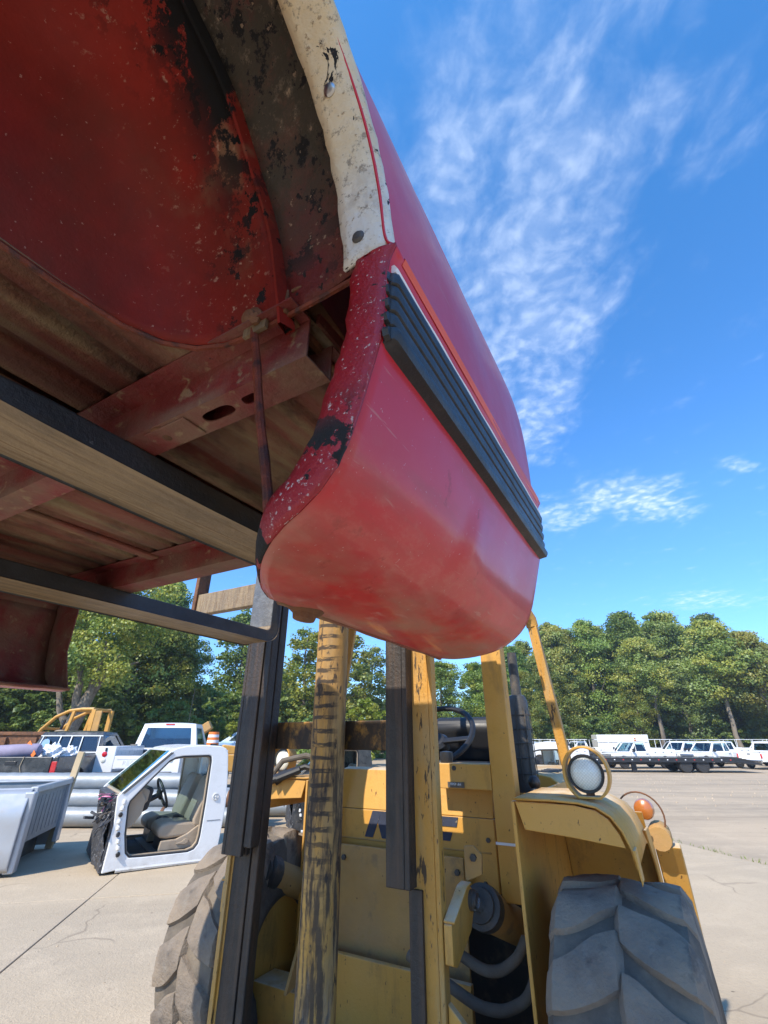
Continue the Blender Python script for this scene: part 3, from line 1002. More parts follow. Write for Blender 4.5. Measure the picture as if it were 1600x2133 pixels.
    hm.build('wheelhouse_hem', 'rod', bed, BO)
    if sgn > 0:
        st = MB()
        st.bar((-.372, .345, 2.085), (-.375, .52, 2.085), .012, .05)
        st.bar((-.345, .345, 2.10), (-.358, .50, 2.105), .03, .006)
        st.build('seam_brace', 'rust', bed, BO, smooth=0, bevel=.002)
        bo = MB()
        bo.lathe([(.022, 0), (.022, .006), (.014, .010), (.013, .016), (.0001, .020)], (-.440, .352, 2.085), (0, -1, -.25), 14)
        bo.lathe([(.010, 0), (.010, .018), (.0001, .02)], (-.425, .352, 2.072), (0.2, -1, -.3), 6)
        bo.build('bolt', 'rust', bed, BO)
        rd = MB()
        p0, p1 = Vector((-.436, .350, 2.062)), Vector((-.330, .335, 1.672))
        pts_ = [p0.lerp(p1, k / 14) for k in range(15)]
        rd.tube([p + Vector((.0012 * math.sin(i * .7), 0, 0)) for i, p in enumerate(pts_)], [.0064 + .0004 * math.sin(i * 2.1) for i in range(15)], 9)
        rd.build('brace_rod', 'rod', bed, BO)
        rp = MB()
        rp.box(-.452, -.405, .344, .350, 2.048, 2.066)
        rp.build('rod_tab', 'fork', bed, BO, smooth=0)
        b2 = MB()
        b2.lathe([(.026, 0), (.027, .006), (.018, .012), (.016, .020), (.0001, .022)], (-.425, .520, 1.655), (-.1, -.12, -1), 14)
        b2.build('hem_bolt', 'rust', bed, BO)
    # muddy return hem under the skin
    h2 = MB()
    h2.tube([(mx(-.434), .47 + .565 * k / 12, 1.653 + .001 * math.sin(k * 2)) for k in range(13)], .0055, 6)
    h2.build('bottom_hem', 'bed_floor', bed, BO)


bed_side(1)
bed_side(-1)

# floor pan with pressed ribs that run the length of the bed
fl = MB()


def floor_strip(t0, t1, s0, s1):
    ts = [t0]
    k = math.ceil((t0 + 2.4) / .105)
    while True:
        base = -2.4 + k * .105
        k += 1
        pr = [(base, 0), (base + .006, .009), (base + .030, .009), (base + .036, 0)]
        if base + .05 > t1:
            break
        if base > t0:
            ts += pr
    prof = []
    for q in ts:
        prof.append(q if isinstance(q, tuple) else (q, 0))
    prof.append((t1, 0))
    vs, fs = [], []
    for s in (s0, s1):
        for t, dz_ in prof:
            vs.append((t, s, 2.074 + dz_))
    n = len(prof)
    for i in range(n - 1):
        fs.append((i, i + 1, n + i + 1, n + i))
    fl.add(vs, fs)


floor_strip(-1.775, -.635, -1.40, .36)
floor_strip(-2.06, -.35, .36, 1.015)
# the pan fills the corner outside the rounded wheelhouse
for mxx in (lambda t: t, lambda t: 2 * BT - t):
    cor = [(-.44, .353), (-.50, .346), (-.545, .328), (-.585, .291), (-.61, .236), (-.622, .146), (-.628, .02), (-.632, -.42), (-.64, -.42), (-.64, .365), (-.44, .365)]
    fl.add([(mxx(t), s, 2.0715) for t, s in cor], [tuple(range(len(cor)))])
fl.build('floor_pan', 'bed_floor', bed, BO, smooth=20, solid=.002)
# low weld lines and lengthwise stiffeners under the floor
for t, wd in ((-.93, .045), (-1.48, .045)):
    stf = MB()
    stf.box(t - wd / 2, t + wd / 2, -1.38, .94, 2.060, 2.072)
    stf.build('stiffener', 'bed_floor', bed, BO, smooth=0, bevel=.004)


def hat(s0, s1, tl, tr, zb=1.990, zt=2.066, flange=.045, holes=()):
    """pressed hat section crossmember open at its ends"""
    c = MB()
    th_ = .003
    fnb = lambda a, b, d_: (a, b, d_)
    hl = []
    for (t, s, rx, ry) in holes:
        hl.append([(t + rx * (1 if abs(math.cos(x)) < 1e-9 else math.copysign(abs(math.cos(x)) ** .6, math.cos(x))), s + ry * math.copysign(abs(math.sin(x)) ** .8, math.sin(x))) for x in [2 * math.pi * k / 20 for k in range(20)]])
    c.plate([(tl, s0), (tr, s0), (tr, s1), (tl, s1)], hl, fnb, zb, zb + th_)
    c.box(tl, tr, s0, s0 + th_, zb + th_, zt)
    c.box(tl, tr, s1 - th_, s1, zb + th_, zt)
    c.box(tl, tr, s0 - flange, s0, zt, zt + th_)
    c.box(tl, tr, s1, s1 + flange, zt, zt + th_)
    o = c.build('crossmember', 'cross', bed, BO, smooth=0)
    # rust ring and pressed weld patch beside the holes
    return o


hat(.380, .443, -2.06, -.348, holes=[(-.565, .412, .036, .013), (-.487, .411, .019, .010), (-1.80, .412, .036, .013)])
hat(-.62, -.555, -1.77, -.645)
hat(-1.25, -1.185, -2.06, -.348)
hat(.945, 1.020, -2.06, -.348, zb=1.990, zt=2.068, flange=.04)
pt = MB()
pt.lathe([(.030, 0), (.030, .0022), (.022, .0030), (.014, .0020), (.006, .0050), (.0001, .0055)], (-.70, .412, 1.990), (0, 0, -1), 16)
pt.build('weld_boss', 'rust', bed, BO)
pt = MB()
pt.box(-.735, -.625, .386, .438, 1.9862, 1.9895)
pt.build('weld_patch', 'cross', bed, BO, smooth=0, bevel=.003)
# end bulkhead of the bed
bk = MB()
bk.box(-2.06, -.35, 1.008, 1.014, 2.078, 2.60)
for k in range(8):
    t = -2.0 + k * .21
    bk.box(t, t + .08, 1.014, 1.030, 2.12, 2.52)
bk.box(-2.06, -.35, 1.0, 1.032, 2.6, 2.625)
bk.build('end_wall', 'red', bed, BO, smooth=0, bevel=.004)

# ================================================================== the yellow lift
FT, FS = -1.28, 2.0
lift = thing('rough_terrain_forklift', 'dusty yellow rough terrain forklift with greasy mast, carrying the red bed', 'forklift', yard(FT, FS, 0), YAW)
FO = (FT, FS, 0)


def part(mb, name, mat, parent=lift, **k):
    return mb.build(name, mat, parent, FO if parent is lift or parent.parent is lift else (0, 0, 0), **k)


# forks: blade with a tapered tip, bent heel and shank
for t0, t1 in ((-.925, -.775), (-1.855, -1.700)):
    tc_ = (t0 + t1) / 2
    fk = MB()
    path = [(-.12, 1.972, .016), (.25, 1.962, .054), (.60, 1.960, .060), (1.20, 1.960, .060), (1.76, 1.960, .060)]
    n_arc = 7
    for k in range(n_arc + 1):
        a = R(90) * k / n_arc
        path.append((1.775 + .055 * math.sin(a), 2.015 - .055 * math.cos(a), .060))
    path += [(1.830, 2.20, .058), (1.830, 2.46, .052)]
    vs, fs = [], []
    for i, (s, z, h) in enumerate(path):
        a = path[max(i - 1, 0)]
        b = path[min(i + 1, len(path) - 1)]
        ds, dz_ = b[0] - a[0], b[1] - a[1]
        ln = math.hypot(ds, dz_)
        nx_, nz_ = -dz_ / ln, ds / ln
        wfac = 1 if i > 0 else .72
        hw = (t1 - t0) / 2 * wfac
        for sg, tt in ((-1, -hw), (-1, hw), (1, hw), (1, -hw)):
            vs.append((tc_ + tt, s + nx_ * h / 2 * sg, z + nz_ * h / 2 * sg))
    fb_, fsd = [], []
    for i in range(len(path) - 1):
        o, q = i * 4, i * 4 + 4
        fb_.append((o, o + 1, q + 1, q))
        fb_.append((o + 2, o + 3, q + 3, q + 2))
        fsd.append((o + 1, o + 2, q + 2, q + 1))
        fsd.append((o + 3, o, q, q + 3))
    e = (len(path) - 1) * 4
    fsd += [(0, 1, 2, 3), (e, e + 1, e + 2, e + 3)]
    fk.add(vs, fb_[:-4], 0)
    fk.add(vs, fsd, 1)
    fk.add(vs, fb_[-4:], 2)
    bm_ = fk.build('fork', ['fork', 'fork_side', 'shank'], lift, FO, smooth=30)
    md = bm_.modifiers.new('weld', 'WELD')
    md.merge_threshold = .0003
    md = bm_.modifiers.new('bevel', 'BEVEL')
    md.width, md.segments, md.limit_method, md.angle_limit = .007, 2, 'ANGLE', R(50)
    # hook on the carriage bar
    hk = MB()
    hk.box(tc_ - .05, tc_ + .05, 1.862, 1.90, 2.36, 2.44)
    hk.build('fork_hook', 'shank', bm_, FO, smooth=0, bevel=.004)
# carriage: two bars and end plates
for z0, z1 in ((2.17, 2.30), (2.62, 2.70)):
    c = MB()
    c.box(-2.41, -.47, 1.875, 1.925, z0, z1)
    c.build('carriage_bar', 'fork', lift, FO, smooth=0, bevel=.005)
for t in (-2.425, -.47):
    c = MB()
    c.box(t - .015, t + .015, 1.862, 1.95, 2.15, 2.72)
    c.build('carriage_end_plate', 'rust', lift, FO, smooth=0, bevel=.004)


def channel(tw, sgn, s0, s1, z0, z1, wd, th_, name, mats, lipw=.0):
    """mast channel: web at tw, flanges reaching sgn*wd sideways"""
    c = MB()
    c.box(min(tw, tw + sgn * th_), max(tw, tw + sgn * th_), s0, s1, z0, z1, 0)
    a, b = sorted((tw + sgn * (th_ + .0002), tw + sgn * wd))
    c.box(a, b, s0, s0 + th_, z0, z1, 1)
    c.box(a, b, s1 - th_, s1, z0, z1, 1)
    return c.build(name, mats, lift, FO, smooth=0, bevel=.004)


# outer mast: left and right uprights
channel(-1.965, 1, 1.985, 2.050, .10, 2.62, .120, .020, 'outer_mast_channel', ['yellow_old', 'grease'])
channel(-.880, -1, 1.985, 2.035, .10, 2.62, .105, .020, 'outer_mast_channel', ['yellow_old', 'yellow_old'])
# inner mast slides in front of and inside the outer one
channel(-1.975, 1, 1.925, 1.980, .995, 2.95, .125, .022, 'inner_mast_channel', ['grease', 'grease'])
channel(-.978, -1, 1.925, 1.990, .972, 2.95, .104, .022, 'inner_mast_channel', ['grease', 'grease'])
c = MB()
c.box(-1.848, -1.800, 1.932, 1.985, 1.03, 2.93)
c.build('roller_track', 'grease', lift, FO, smooth=0, bevel=.006)
c = MB()
c.box(-1.842, -1.800, 1.99, 2.045, .10, 2.60)
c.build('roller_track', 'grease', lift, FO, smooth=0, bevel=.006)
# dusty edge strip of the left upright
c = MB()
c.box(-1.978, -1.955, 1.972, 1.984, .12, .985)
c.build('mast_edge', 'yellow_old', lift, FO, smooth=0, bevel=.002)
# right upright front edge with scraped paint
c = MB()
c.box(-1.005, -.950, 1.968, 1.984, .10, .968)
c.build('mast_edge', 'grease', lift, FO, smooth=0, bevel=.002)
# mast foot plates
c = MB()
c.prism([(-.878, .0), (-.64, .12), (-.64, .40), (-.70, .52), (-.878, .66)], lambda a, b, d_: (a, d_, b), 2.0, 2.03)
c.build('mast_foot_plate', 'yellow', lift, FO, smooth=0, bevel=.004)
# cross beam of the outer mast
c = MB()
c.box(-1.94, -.905, 2.052, 2.082, 1.436, 1.562)
c.build('mast_cross_beam', 'cross_grease', lift, FO, smooth=0, bevel=.004)
c = MB()
c.box(-1.94, -.905, 2.052, 2.082, .22, .36)
c.build('mast_cross_beam', 'grease', lift, FO, smooth=0, bevel=.004)
# lift cylinder: fat stained tube, gland and chain sheave above
cy = MB()
prof = [(.079, -.0), (.081, 0.02), (.0805, .5), (.079, 1.0), (.0785, 1.5), (.0775, 2.0), (.079, 2.06), (.076, 2.30), (.070, 2.31), (.04, 2.32), (.04, 2.7), (.0001, 2.7)]
cy.lathe(prof, (0, 0, 0), (0, 0, 1), 28)
cyo = cy.build('lift_cylinder', 'tube', lift, (0, 0, 0))
cyo.location = (-1.415 - FT, 1.966 - FS, .10)
g = MB()
g.prism([(-1.48, 1.70), (-1.465, 1.70), (-1.39, 2.16), (-1.39, 2.4), (-1.49, 2.4)], lambda a, b, d_: (a, d_, b), 2.16, 2.185)
g.build('hydraulic_line', 'yellow', lift, FO, bevel=.006)

# tilt cylinder brackets and cylinders, right and left
for sg, t0 in ((1, -.878), (-1, -1.968)):
    c = MB()
    # plate bolted to the web, swept back round the upright
    fn = lambda a, b, d_: (d_, a, b)
    c.prism([(1.99, .765), (2.03, .75), (2.19, .815), (2.23, .87), (2.225, .935), (2.19, .955), (2.14, .95), (1.99, .875)], fn, t0 + sg * .001, t0 + sg * .034)
    c.prism([(1.992, .878), (2.14, .953), (2.19, .958), (2.19, .966), (2.138, .962), (1.988, .886)], fn, t0 + sg * .001, t0 + sg * .046)
    br = c.build('tilt_bracket', 'yellow', lift, FO, smooth=0, bevel=.006)
    pn = MB()
    pn.lathe([(.035, 0), (.035, .012), (.028, .016), (.026, .028), (.0001, .030)], (t0 + sg * .034, 2.20, .905), (sg, 0, 0), 16)
    pn.build('pin', 'dark_steel', br, FO)
    tz = Vector((t0 + sg * .045, 2.20, .90))
    te = Vector((t0 + sg * .03, 3.00, .60))
    dv = (te - tz).normalized()
    rodm = MB()
    rodm.tube([tz, tz + dv * .16], .026, 14)
    rodm.build('piston_rod', 'chrome', lift, FO)
    cc = MB()
    cc.lathe([(.0001, 0), (.058, 0), (.060, .012), (.052, .016), (.052, .022), (.078, .026), (.080, .05), (.080, .085), (.076, .09)], tz + dv * .07, dv, 22)
    cc.build('gland_nut', 'dark_steel', lift, FO)
    cb = MB()
    cb.lathe([(.0001, 0), (.070, 0), (.072, .01), (.072, .55), (.0001, .55)], tz + dv * .158, dv, 22)
    cb.build('tilt_cylinder', 'yellow_dust', lift, FO)
# bolt ear above the right bracket
c = MB()
c.prism([(-.862, .96), (-.79, .99), (-.785, 1.055), (-.82, 1.085), (-.862, 1.08)], lambda a, b, d_: (a, d_, b), 2.20, 2.215)
e_ = c.build('bracket_ear', 'yellow_dust', lift, FO, smooth=0, bevel=.003)
c = MB()
c.lathe([(.014, 0), (.014, .012), (.0001, .013)], (-.82, 2.20, 1.045), (0, -1, 0), 6)
c.build('bolt', 'dark_steel', e_, FO)

# hoses in the well behind the mast
for pts in ([(-1.15, 2.30, .76), (-.98, 2.28, .72), (-.86, 2.32, .655), (-.80, 2.36, .65), (-.735, 2.40, .69), (-.70, 2.45, .76)],
            [(-1.15, 2.24, .68), (-.98, 2.22, .63), (-.87, 2.27, .565), (-.79, 2.33, .545), (-.71, 2.38, .575), (-.675, 2.44, .65)]):
    ip = [Vector(p) for p in pts]
    fine = []
    for i in range(len(ip) - 1):
        for k in range(5):
            fine.append(ip[i].lerp(ip[i + 1], k / 5))
    for _ in range(3):
        fine = [fine[0]] + [(fine[i - 1] + fine[i] * 2 + fine[i + 1]) / 4 for i in range(1, len(fine) - 1)] + [fine[-1]]
    h = MB()
    h.tube(fine, .0195, 12)
    h.build('hydraulic_hose', 'hose', lift, FO)

# body: cowl, scuttle, lower plates
c = MB()
c.box(-1.755, -.835, 2.55, 2.58, .845, 1.135)
c.build('cowl_panel', 'yellow', lift, FO, smooth=0, bevel=.004)
c = MB()
c.prism([(2.552, 1.137), (2.60, 1.325), (2.66, 1.335), (2.66, 1.137)], lambda a, b, d_: (d_, a, b), -1.752, -.838)
c.build('cowl_top', 'yellow', lift, FO, smooth=0, bevel=.004)
c = MB()
c.box(-1.745, -.97, 2.46, 2.475, .44, .985)
lowp = c.build('dusty_guard_plate', 'yellow_dust', lift, FO, smooth=0, bevel=.003)
for t, z in ((-1.63, .93), (-1.0, .93)):
    b_ = MB()
    b_.lathe([(.013, 0), (.013, .010), (.0001, .012)], (t, 2.458, z), (0, -1, 0), 6)
    b_.build('bolt', 'dark_steel', lowp, FO)
c = MB()
c.box(-1.74, -.93, 2.36, 2.39, .18, .585)
c.build('front_plate', 'yellow', lift, FO, smooth=0, bevel=.004)
c = MB()
c.box(-2.02, -1.745, 2.28, 2.44, .15, .44)
c.build('step_box', 'yellow', lift, FO, smooth=0, bevel=.006)
c = MB()
c.prism([(2.20, .46), (2.44, .50), (2.44, .82), (2.36, .78)], lambda a, b, d_: (d_, a, b), -1.76, -1.745)
c.build('gusset_plate', 'yellow_dust', lift, FO, smooth=0)
# dark inside of the chassis
c = MB()
c.box(-1.74, -.70, 2.95, 3.0, .12, 1.1)
c.box(-1.74, -.66, 2.5, 3.0, .08, .12)
c.build('chassis_bulkhead', 'dark_steel', lift, FO, smooth=0)
c = MB()
c.tube([(-.98, 2.3, .26), (-.55, 2.3, .26)], .10, 16)
c.build('axle', 'dark_steel', lift, FO)

# bolts and a welded seam on the cowl
cwl = [o for o in kids(lift) if o.name.startswith('cowl_panel')][0]
for t, z in ((-1.72, 1.10), (-1.72, .90), (-1.20, .88), (-.90, .88), (-.87, 1.05), (-1.45, .88)):
    b_ = MB()
    b_.lathe([(.011, 0), (.011, .006), (.0001, .008)], (t, 2.549, z), (0, -1, 0), 6)
    b_.build('bolt', 'dark_steel', cwl, FO)
b_ = MB()
b_.tube([(-1.74, 2.549, 1.0), (-1.5, 2.5485, 1.0), (-1.2, 2.549, .998), (-.86, 2.549, .999)], .004, 6)
b_.build('weld_seam', 'yellow_dust', cwl, FO)
# letters painted on the cowl
fl_ = lambda a, b, d_: (a, d_, b)
zt, zb_ = 1.132, 1.012


def slant(pts, x0, sx=.118):
    return [(x0 + x * sx + (z - .5) * .030, zb_ + z * (zt - zb_)) for x, z in pts]


mlet = MB()
for q in ([(0, 0), (.42, 0), (.62, 1), (.15, 1)], [(.55, .55), (.62, 1), (1.05, 1), (1.25, .40), (1.15, .0), (.90, 0)], [(1.15, .0), (1.30, .40), (1.75, 1), (2.2, 1), (1.45, 0)],
          [(1.95, 0), (2.40, 0), (2.55, 1), (2.15, 1), (2.05, .75)]):
    mlet.prism(slant(q, -1.545), fl_, 2.5462, 2.5494)
mlet.build('letter', 'navy', lift, FO, smooth=0)
flet = MB()
for q in ([(0, 0), (.45, 0), (.6, 1), (.15, 1)], [(.6, .66), (1.55, .66), (1.55, 1), (.62, 1)], [(.46, .16), (1.35, .16), (1.40, .46), (.52, .46)]):
    flet.prism(slant(q, -1.215), fl_, 2.5462, 2.5494)
flet.build('letter', 'navy', lift, FO, smooth=0)

# instrument box with a model plate fixed upside down
c = MB()
c.box(-1.09, -.80, 2.455, 2.60, 1.262, 1.372)
box_ = c.build('instrument_box', 'yellow', lift, FO, smooth=0, bevel=.004)
c = MB()
c.lathe([(.011, 0), (.011, .004), (.006, .006), (.006, .002), (.0001, .001)], (-.985, 2.455, 1.352), (0, -1, 0), 14)
c.build('lock', 'dark_steel', box_, FO)
c = MB()
c.box(-1.022, -.936, 2.4505, 2.4545, 1.268, 1.292)
pl_ = c.build('model_plate', 'dark_steel', box_, FO, smooth=0)
lettering('plate_lettering', 'MF 4500', 'cloth', pl_, (-.979 - FT, 2.4497 - FS, 1.284), (R(90), R(180), 0), .016, .0004)

# steering wheel and column
c = MB()
cen = Vector((-1.235, 2.80, 1.505))
ax = Vector((0, -.66, .76)).normalized()
u = Vector((1, 0, 0))
q = ax.cross(u)
c.tube([cen + (u * math.cos(a) + q * math.sin(a)) * .235 for a in [2 * math.pi * k / 40 for k in range(40)]], .0165, 10, closed=True)
sw = c.build('steering_wheel', 'black', lift, FO)
for a in (-8, 112, 232):
    sp_ = MB()
    e = cen + (u * math.cos(R(a)) + q * math.sin(R(a))) * .225
    sp_.bar(cen - ax * .05, e, .035, .016, up=ax)
    sp_.build('spoke', 'black', sw, FO, bevel=.005)
hb = MB()
hb.lathe([(.065, -.07), (.068, -.02), (.05, .0), (.0001, .008)], cen - ax * .03, ax, 18)
hb.build('hub', 'black', sw, FO)
c = MB()
c.tube([cen - ax * .09, cen - ax * .5], .035, 12)
c.build('steering_column', 'black', lift, FO)
# dash knob
c = MB()
c.lathe([(.03, 0), (.036, .03), (.034, .05), (.0001, .055)], (-1.05, 2.52, 1.372), (0, 0, 1), 14)
c.build('dash_knob', 'black', lift, FO)
# seat
c = MB()
c.prism([(3.02, 1.26), (3.00, 1.33), (3.06, 1.36), (3.42, 1.35), (3.44, 1.26)], lambda a, b, d_: (d_, a, b), -1.45, -.98)
c.prism([(3.28, 1.34), (3.20, 1.55), (3.24, 1.62), (3.34, 1.61), (3.42, 1.36)], lambda a, b, d_: (d_, a, b), -1.42, -.96)
c.build('seat', 'black', lift, FO, smooth=40, bevel=.03, seg=3)
# right and left front posts of the overhead guard
for t0, t1 in ((-.800, -.690), (-1.86, -1.75)):
    po = MB()
    po.prism([(t0, 0), (t1, 0), (t1, 0.085), (t0, .085)], lambda a, b, d_: (a, 2.46 + b, d_), .845, 2.20)
    p_ = po.build('guard_post', 'yellow', lift, FO, smooth=0, bevel=.006)
    cl_ = MB()
    cl_.box(t0 - .004, t1 + .006, 2.456, 2.55, 1.052, 1.062)
    cl_.build('cable_tie', 'cloth', p_, FO, smooth=0)
# rear posts rake forward to the roof
for t0, sg in ((-.55, 1), (-2.02, -1)):
    po = MB()
    po.bar((t0 + sg * .03, 2.98, 1.24), (t0 - sg * .04, 2.88, 2.10), .052, .06, up=(0, 1, 0))
    po.tube([(t0 - sg * .04, 2.88, 2.09), (t0 - sg * .045, 2.87, 2.14), (t0 - sg * .06, 2.83, 2.18), (t0 - sg * .09, 2.76, 2.20)], .036, 12)
    po.build('guard_post', 'yellow_old', lift, FO, smooth=40, bevel=.006)
c = MB()
for t in (-.70, -1.0, -1.3, -1.6, -1.86):
    c.box(t - .02, t + .02, 2.46, 2.84, 2.20, 2.235)
c.box(-1.88, -.64, 2.44, 2.48, 2.202, 2.238)
c.box(-1.95, -.62, 2.82, 2.86, 2.202, 2.238)
c.build('guard_roof', 'yellow_old', lift, FO, smooth=0, bevel=.005)
# exhaust stack with mesh guard
c = MB()
c.lathe([(.058, 1.20), (.064, 1.25), (.064, 1.70), (.05, 1.73), (.032, 1.74), (.030, 2.0), (.0001, 2.0)], (-.815, 3.18, 0), (0, 0, 1), 16)
ex = c.build('exhaust_stack', 'dark_steel', lift, FO)
mg = MB()
for k in range(5):
    z = 1.30 + k * .08
    mg.tube([(-.815 + .07 * math.cos(a), 3.18 + .07 * math.sin(a), z) for a in [2 * math.pi * j / 16 for j in range(16)]], .003, 5, closed=True)
for j in range(8):
    a = 2 * math.pi * j / 8
    mg.tube([(-.815 + .07 * math.cos(a), 3.18 + .07 * math.sin(a), 1.26), (-.815 + .07 * math.cos(a), 3.18 + .07 * math.sin(a), 1.66)], .003, 5)
mg.build('exhaust_guard', 'dark_steel', ex, FO)
# levers by the right post
for (t, s, z) in ((-.655, 2.70, 1.285), (-.64, 2.64, 1.235)):
    lv = MB()
    lv.tube([(t - .02, s + .06, 1.08), (t, s, z)], .009, 8)
    lv.lathe([(.0001, -.032), (.018, -.027), (.030, -.006), (.030, .010), (.018, .028), (.0001, .032)], (t, s, z), (0, 0, 1), 12)
    lv.build('lever', 'black', lift, FO)
# rear hood
c = MB()
hp = [(-1.72, 1.0), (-1.72, 1.16), (-1.66, 1.25), (-1.55, 1.285), (-.86, 1.285), (-.74, 1.265), (-.66, 1.20), (-.63, 1.10), (-.63, 1.0)]
c.prism(hp, lambda a, b, d_: (a, d_, b), 3.5, 4.6)
c.build('engine_hood', 'yellow', lift, FO, smooth=40, bevel=.008)
c = MB()
for k in range(5):
    s = 3.56 + k * .09
    c.box(-.85, -.70, s, s + .03, 1.286, 1.290)
c.build('hood_shadow_stripe', 'dark_steel', lift, FO, smooth=0)  # dark strips standing in for the striped shadow on the hood
# side wall between body and wheel, right and left
for sg, t0 in ((1, -.598), (-1, -1.962)):
    DS = 0 if sg > 0 else .42
    c = MB()
    fn = lambda a, b, d_: (d_, a + DS, b)
    c.prism([(2.10, .20), (2.10, 1.262), (2.70, 1.262), (3.3, 1.262), (3.3, .55), (2.8, .20)], fn, min(t0, t0 - sg * .014), max(t0, t0 - sg * .014))
    c.build('fender_inner_wall', 'yellow', lift, FO, smooth=0, bevel=.003)
    # fender top, curved over to the outside and down behind the wheel
    def tq(t): return t0 + sg * t
    prof = [(0.0, 1.270), (.14, 1.272), (.24, 1.268), (.30, 1.258), (.345, 1.232), (.375, 1.19), (.393, 1.14), (.400, 1.085)]
    path = [(2.095, 0, 0), (2.60, 0, 0), (2.76, -.02, .35), (2.90, -.09, .7), (3.00, -.20, 1.0), (3.06, -.34, 1.0)]
    g = MB()
    vs, fs = [], []
    for (s, dz_, kk) in path:
        for (t, z) in prof:
            vs.append((tq(t), s + DS, z + dz_))
    n = len(prof)
    for i in range(len(path) - 1):
        for j in range(n - 1):
            fs.append((i * n + j, i * n + j + 1, (i + 1) * n + j + 1, (i + 1) * n + j))
    g.add(vs, fs)
    g.build('fender', 'yellow', lift, FO, smooth=40, solid=.008)
    # front apron of the fender, and its curled outer tip
    ap = MB()
    ap.prism([(tq(.002), 1.262), (tq(.22), 1.260), (tq(.295), 1.247), (tq(.335), 1.222), (tq(.362), 1.18), (tq(.375), 1.14), (tq(.20), 1.158), (tq(.03), 1.170)], lambda a, b, d_: (a, d_, b), 2.102 + DS, 2.112 + DS)
    ap.build('fender_apron', 'yellow', lift, FO, smooth=0, bevel=.003)
    tip = MB()
    tip.prism([(tq(.395), 1.14), (tq(.404), 1.14), (tq(.409), 1.05), (tq(.405), 1.04)], lambda a, b, d_: (a, d_, b), 2.085 + DS, 2.16 + DS)
    tip.build('fender_tip', 'yellow', lift, FO, smooth=0, bevel=.002)
    # splash board behind the wheel
    bk_ = MB()
    bk_.prism([(2.86, 1.17), (2.875, 1.17), (3.0, 1.02), (3.24, .30), (3.20, .30), (2.97, 1.02)], lambda a, b, d_: (d_, a + DS, b), min(tq(.002), tq(.395)), max(tq(.002), tq(.395)))
    bk_.build('splash_board', 'yellow', lift, FO, smooth=0, bevel=.003)
    sb = MB()
    sb.prism([(2.62, 1.13), (2.80, 1.12), (2.95, 1.02), (3.08, .78), (3.16, .50), (3.10, .50), (2.98, .76), (2.86, .96)], lambda a, b, d_: (d_, a + DS, b), min(tq(.402), tq(.412)), max(tq(.402), tq(.412)))
    sb.build('fender_side', 'yellow', lift, FO, smooth=0, bevel=.003)
    # flat hoop headlight guard with lamp
    hx, hz = tq(.275), 1.362
    hs = 2.20 + DS
    hoop = MB()
    ring = []
    for k in range(29):
        a = R(-62 + k * (304 / 28.))
        a = R(-58) + (2 * math.pi - R(64)) * k / 28
        ring.append((hx + .088 * math.sin(a + math.pi - R(26)), hz + .100 * math.cos(a + math.pi - R(26))))
    pts = []
    for k in range(33):
        a = R(212) + R(296) * k / 32      # open at the foot
        pts.append((hx + .084 * math.cos(a + R(90) - R(32) + R(0)), hz + .096 * math.sin(a + R(90) - R(32))))
    # explicit hoop: circle with a flat foot
    pts = []
    for k in range(41):
        a = R(-62) + R(304) * k / 40
        pts.append((hx + .086 * math.sin(math.pi - a + R(28) - R(28)) * -1, hz + .096 * math.cos(math.pi - a) * -1))
    pts = [(hx + .086 * math.cos(R(-58) + R(296) * k / 40), hz + .096 * math.sin(R(-58) + R(296) * k / 40)) for k in range(41)]
    foot = [(hx - .040, 1.277), (hx + .040, 1.277)]
    loop = pts + foot
    inner = []
    for (a, b) in loop:
        dxx, dzz = a - hx, b - hz
        ln = math.hypot(dxx, dzz)
        inner.append((a - dxx / ln * .009, b - dzz / ln * .009))
    n = len(loop)
    vs = []
    for dep in (hs - .040, hs + .034):
        vs += [(a, dep, b) for a, b in loop] + [(a, dep, b) for a, b in inner]
    fs = []
    for i in range(n):
        j = (i + 1) % n
        fs += [(i, j, n + j, n + i), (2 * n + i, 3 * n + i, 3 * n + j, 2 * n + j), (i, 2 * n + i, 2 * n + j, j), (n + i, n + j, 3 * n + j, 3 * n + i)]
    hoop.add(vs, fs)
    hp_ = hoop.build('lamp_guard', 'yellow', lift, FO, smooth=50, bevel=.002)
    lp = MB()
    lc = (hx - sg * .004, hs - .005, hz - .002)
    lp.lathe([(.0001, .085), (.03, .08), (.055, .055), (.066, .02), (.068, -.004), (.066, -.012), (.060, -.012), (.058, -.004)], lc, (0, 1, 0), 30)
    ho = lp.build('headlight', 'rubber', lift, FO)
    ln_ = MB()
    ln_.lathe([(.0001, -.020), (.02, -.019), (.04, -.015), (.054, -.008), (.058, -.003)], (0, 0, 0), (0, 1, 0), 30)
    lo_ = ln_.build('lens', 'lens', ho, (0, 0, 0))
    lo_.location = (lc[0] - FT, lc[1] - FS, lc[2])
    br_ = MB()
    br_.box(hx - .014, hx + .014, hs - .01, hs + .015, 1.272, 1.305)
    br_.build('lamp_bracket', 'rust', ho, FO, smooth=0)
    # turn lamp with wire hoop, behind the fender
    tl = MB()
    tcn_ = (tq(.395), 3.02 + DS, 1.165)
    tl.lathe([(.0001, -.03), (.025, -.027), (.042, -.016), (.046, 0), (.046, .02), (.0001, .025)], tcn_, (0.1, 1, 0), 20)
    to_ = tl.build('turn_lamp', 'amberlamp', lift, FO)
    wh = MB()
    wh.tube([(tcn_[0] + sg * (-.02 + .105 * math.sin(R(k))), tcn_[1] - .01, 1.135 + .105 * math.cos(R(k))) for k in range(-60, 126, 12)], .0045, 6)
    wh.build('wire_hoop', 'rust', to_, FO)
    rb = MB()
